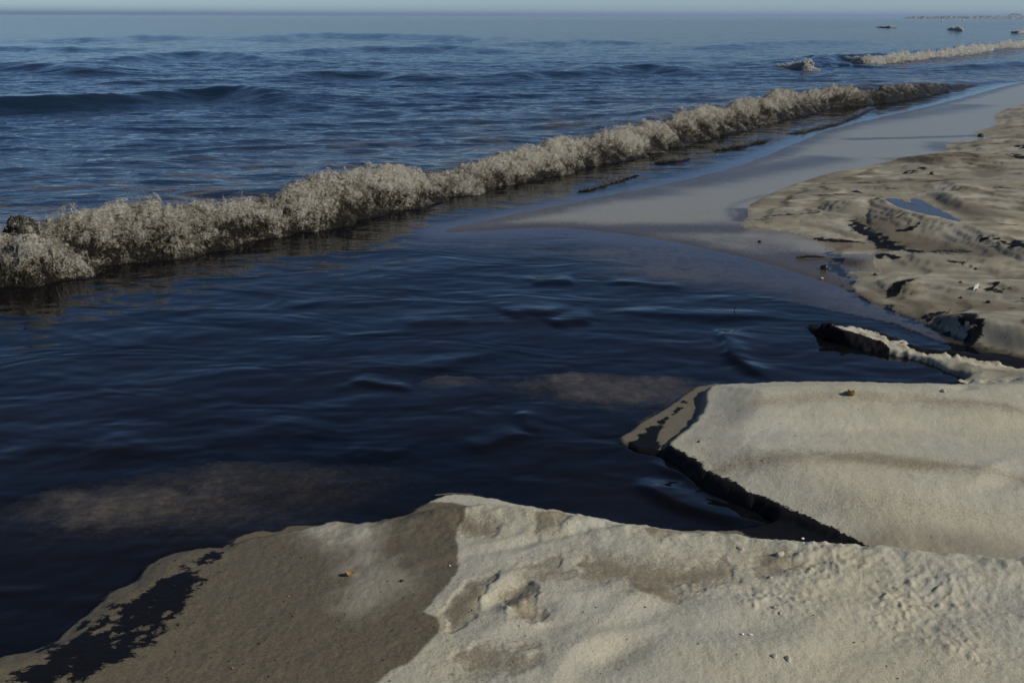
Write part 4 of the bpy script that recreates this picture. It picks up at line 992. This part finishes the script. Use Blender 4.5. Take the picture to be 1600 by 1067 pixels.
for px, py, s, mat, lab, nm in PEB:
    s *= 0.7
    o = pebble_mesh(nm, s, int(px), 0.9 if px == 1288 else 0.6, mat); put(o, px, py, 0.3, s, px * 0.7); tag(o, lab, 'stone' if nm != 'sand_clod' else 'clod')
for k, (px, py, s, lab) in enumerate([(703, 884, .003, 'white shell chip on pale sand just right of the damp edge'), (834, 802, .004, 'white shell chip close behind the crest of the near bank'), (1160, 991, .004, 'left of two white shell chips at the front of the near bank'),
                                 (1173, 992, .004, 'right of two white shell chips at the front of the near bank'), (1254, 842, .005, 'white shell chip on the crest beside the gully'), (1128, 650, .003, 'white shell chip near the left end of the plateau')]):
    o = pebble_mesh('shell_chip', s * 1.2, 300 + k, 0.4, M_WHITE); put(o, px, py, 0.5, s, k); tag(o, lab, 'shell', 'white shell chips')

def leaf(name, s, seed, lab, px, py, rz):
    rng = np.random.default_rng(seed); nu, nv = 12, 8
    co = []
    for j in range(nv):
        v = j / (nv - 1) * 2 - 1
        for i in range(nu):
            u = i / (nu - 1) * 2 - 1
            w = 0.45 * math.sqrt(max(0, 1 - u * u)) * (1 - 0.3 * u) + 0.05
            curl = 1.7 * v
            co.append((s * u, s * w * math.sin(curl) * 1.1, s * (0.55 - 0.55 * w * 2 * math.cos(curl) + 0.25 * u * u + 0.08 * math.sin(5 * u + 3 * v + seed))))
    f = [(j * nu + i, j * nu + i + 1, (j + 1) * nu + i + 1, (j + 1) * nu + i) for j in range(nv - 1) for i in range(nu - 1)]
    o = raw_mesh(name, np.array(co), np.array(f), None, M_LEAF)
    m = o.modifiers.new('thick', 'SOLIDIFY'); m.thickness = s * 0.06
    put(o, px, py, 0.0, s, rz, (0.3, 0.25)); return tag(o, lab, 'leaf')
leaf('dry_leaf', 0.026, 1, 'curled yellow brown leaf near the back of the sand plateau', 1328, 617, 1.2)
leaf('dry_leaf', 0.013, 2, 'curled olive brown leaf on the damp sand apron', 545, 898, 0.6)
leaf('dry_leaf', 0.004, 3, 'tiny yellow leaf scrap left of the damp apron middle', 452, 932, 0.2)
leaf('dry_leaf', 0.004, 4, 'tiny yellow leaf scrap near the bottom of the damp apron', 364, 1044, 0.7)

def twig(pts, rad, lab, px, py, rz=0.0, mat=M_TWIG):
    p = np.array([pts], float); k = p.shape[1]
    rr_ = np.array([[rad * (1 - 0.6 * i / (k - 1)) for i in range(k)]])
    co, f = tubes(p, rr_)
    o = raw_mesh('twig', co, f, None, mat); put(o, px, py, 0.4, rad, rz); return tag(o, lab, 'twig')
twig([(-.06, 0, 0), (-.02, .01, .01), (.02, .0, .0), (.05, .015, .02), (.07, .02, .045)], .005, 'dark bent twig on the beach across the channel', 1466, 497)
twig([(-.03, 0, 0), (0, 0, .012), (.02, .0, .03), (.03, 0, .045)], .003, 'thin twig poking up from the crest of the black edged bar', 1304, 508)
twig([(-.10, 0, 0), (-.04, .01, .008), (.03, .0, .008), (.10, .0, .0)], .014, 'flat dark driftwood piece on the shiny wet flat', 1268, 403)
twig([(-.01, 0, -.02), (0, 0, .02), (.012, .0, .045), (.01, 0, .06)], .004, 'short twig standing in the ripples of the run-off', 1148, 488)
twig([(-.07, 0, 0), (-.02, .005, .003), (.02, 0, .003), (.06, .004, 0)], .0018, 'pale thin reed at the water edge beyond the near bank', 712, 773, 0.05, simple_material('pale_reed', (.30, .24, .15), (.4, .34, .22), 60, .7))
twig([(-.03, 0, 0), (0, .002, .004), (.025, 0, .001)], .003, 'small brown stick on the sand near right edge of upper beach', 1582, 482, 0.3)
o = raw_mesh('paper_scrap', np.array([(-.03, 0, 0), (.02, .01, 0), (.03, .012, .05), (-.015, .0, .045), (.0, .015, .022)]), np.array([(0, 1, 4), (1, 2, 4), (2, 3, 4), (3, 0, 4)]), None, M_WHITE, False)
m = o.modifiers.new('thick', 'SOLIDIFY'); m.thickness = 0.002
put(o, 1525, 457, 0.0, 0.02, 0.4); tag(o, 'small white paper scrap caught beside a black oil streak', 'paper')

CLN = ['small sand lump, left of a pair on the near bank middle', 'small sand lump, right of a pair on the near bank middle', 'sand lump just left of the crumbly crest end', 'largest pale sand lump behind the long brown stain', 'sand lump near the left end of the crumbly crest',
       'left of two sand lumps near the bottom of the photo', 'right of two sand lumps near the bottom of the photo', 'sand lump on the crest right of the gully tip', 'sand lump at the front rim of the brown stain', 'rightmost sand lump on the crumbly crest', 'sand lump between forked brown gouges', 'tiny sand lump below the forked brown gouges']
CL = [(1210, 949, .008), (1219, 958, .006), (1249, 872, .010), (1219, 865, .013), (1157, 857, .011), (1210, 1025, .010), (1231, 1029, .011), (1330, 868, .011), (1204, 902, .008), (1395, 874, .009), (840, 945, .007), (812, 978, .005)]
for k, (px, py, s) in enumerate(CL):
    o = pebble_mesh('sand_clod', s, 500 + k, 0.75, M_CLOD); put(o, px, py, -0.15, s, k * 1.3); tag(o, CLN[k], 'clod', 'dry sand clods on the near bank')

# dark grit strewn over the damp apron
rng = np.random.default_rng(77)
pts = []
for _ in range(420):
    if rng.random() < 0.6: pts.append((rng.uniform(200, 700), rng.uniform(850, 1065)))
    else: pts.append((rng.uniform(700, 1590), rng.uniform(610, 1060)))
pts = np.array(pts); gx, gy = at(pts[:, 0], pts[:, 1], 0.06)
for _ in range(3):
    gz, gk = terrain(gx, gy); gx, gy = at(pts[:, 0], pts[:, 1], gz)
gz, gk = terrain(gx, gy)
ok = gz > 0.02
C = np.stack([gx, gy, gz + 0.0006], 1)[ok]
S = (0.0009 + 0.0022 * rng.random((len(C), 1)) ** 4) * rng.uniform(0.6, 1.5, (len(C), 3))
co, f = tri_soup_octa(C, S)
o = raw_mesh('grit', co, f, None, M_PB); tag(o, 'dark grit specks strewn over the sand', kind='stuff')

# everything small is set down on the sand in one go
qx = np.array([q[1] for q in QUEUE], float); qy = np.array([q[2] for q in QUEUE], float); qz = np.full(len(QUEUE), 0.05)
for _ in range(4):
    hx, hy = at(qx, qy, qz); qz = np.maximum(terrain(hx, hy)[0], 0.0)
hx, hy = at(qx, qy, qz)
for (o, _, _, up_), x, y, z in zip(QUEUE, hx, hy, qz): o.location = (x, y, z + up_)


# hazy sea air
N = NT('sea_haze'); v = N.n('ShaderNodeVolumePrincipled'); v.inputs['Color'].default_value = (0.56, 0.73, 0.95, 1); v.inputs['Density'].default_value = 0.00024; v.inputs['Anisotropy'].default_value = 0.2
N.l(v.outputs[0], N.out.inputs['Volume'])
hx_, hb, ht = 13000.0, -2.5, 25.0
hz = raw_mesh('haze', np.array([(-hx_, -hx_, hb), (hx_, -hx_, hb), (hx_, hx_, hb), (-hx_, hx_, hb), (-hx_, -hx_, ht), (hx_, -hx_, ht), (hx_, hx_, ht), (-hx_, hx_, ht)]),
              np.array([(0, 3, 2, 1), (4, 5, 6, 7), (0, 1, 5, 4), (1, 2, 6, 5), (2, 3, 7, 6), (3, 0, 4, 7)]), None, N.m, False)
tag(hz, 'thin sea haze over the whole beach', kind='stuff')
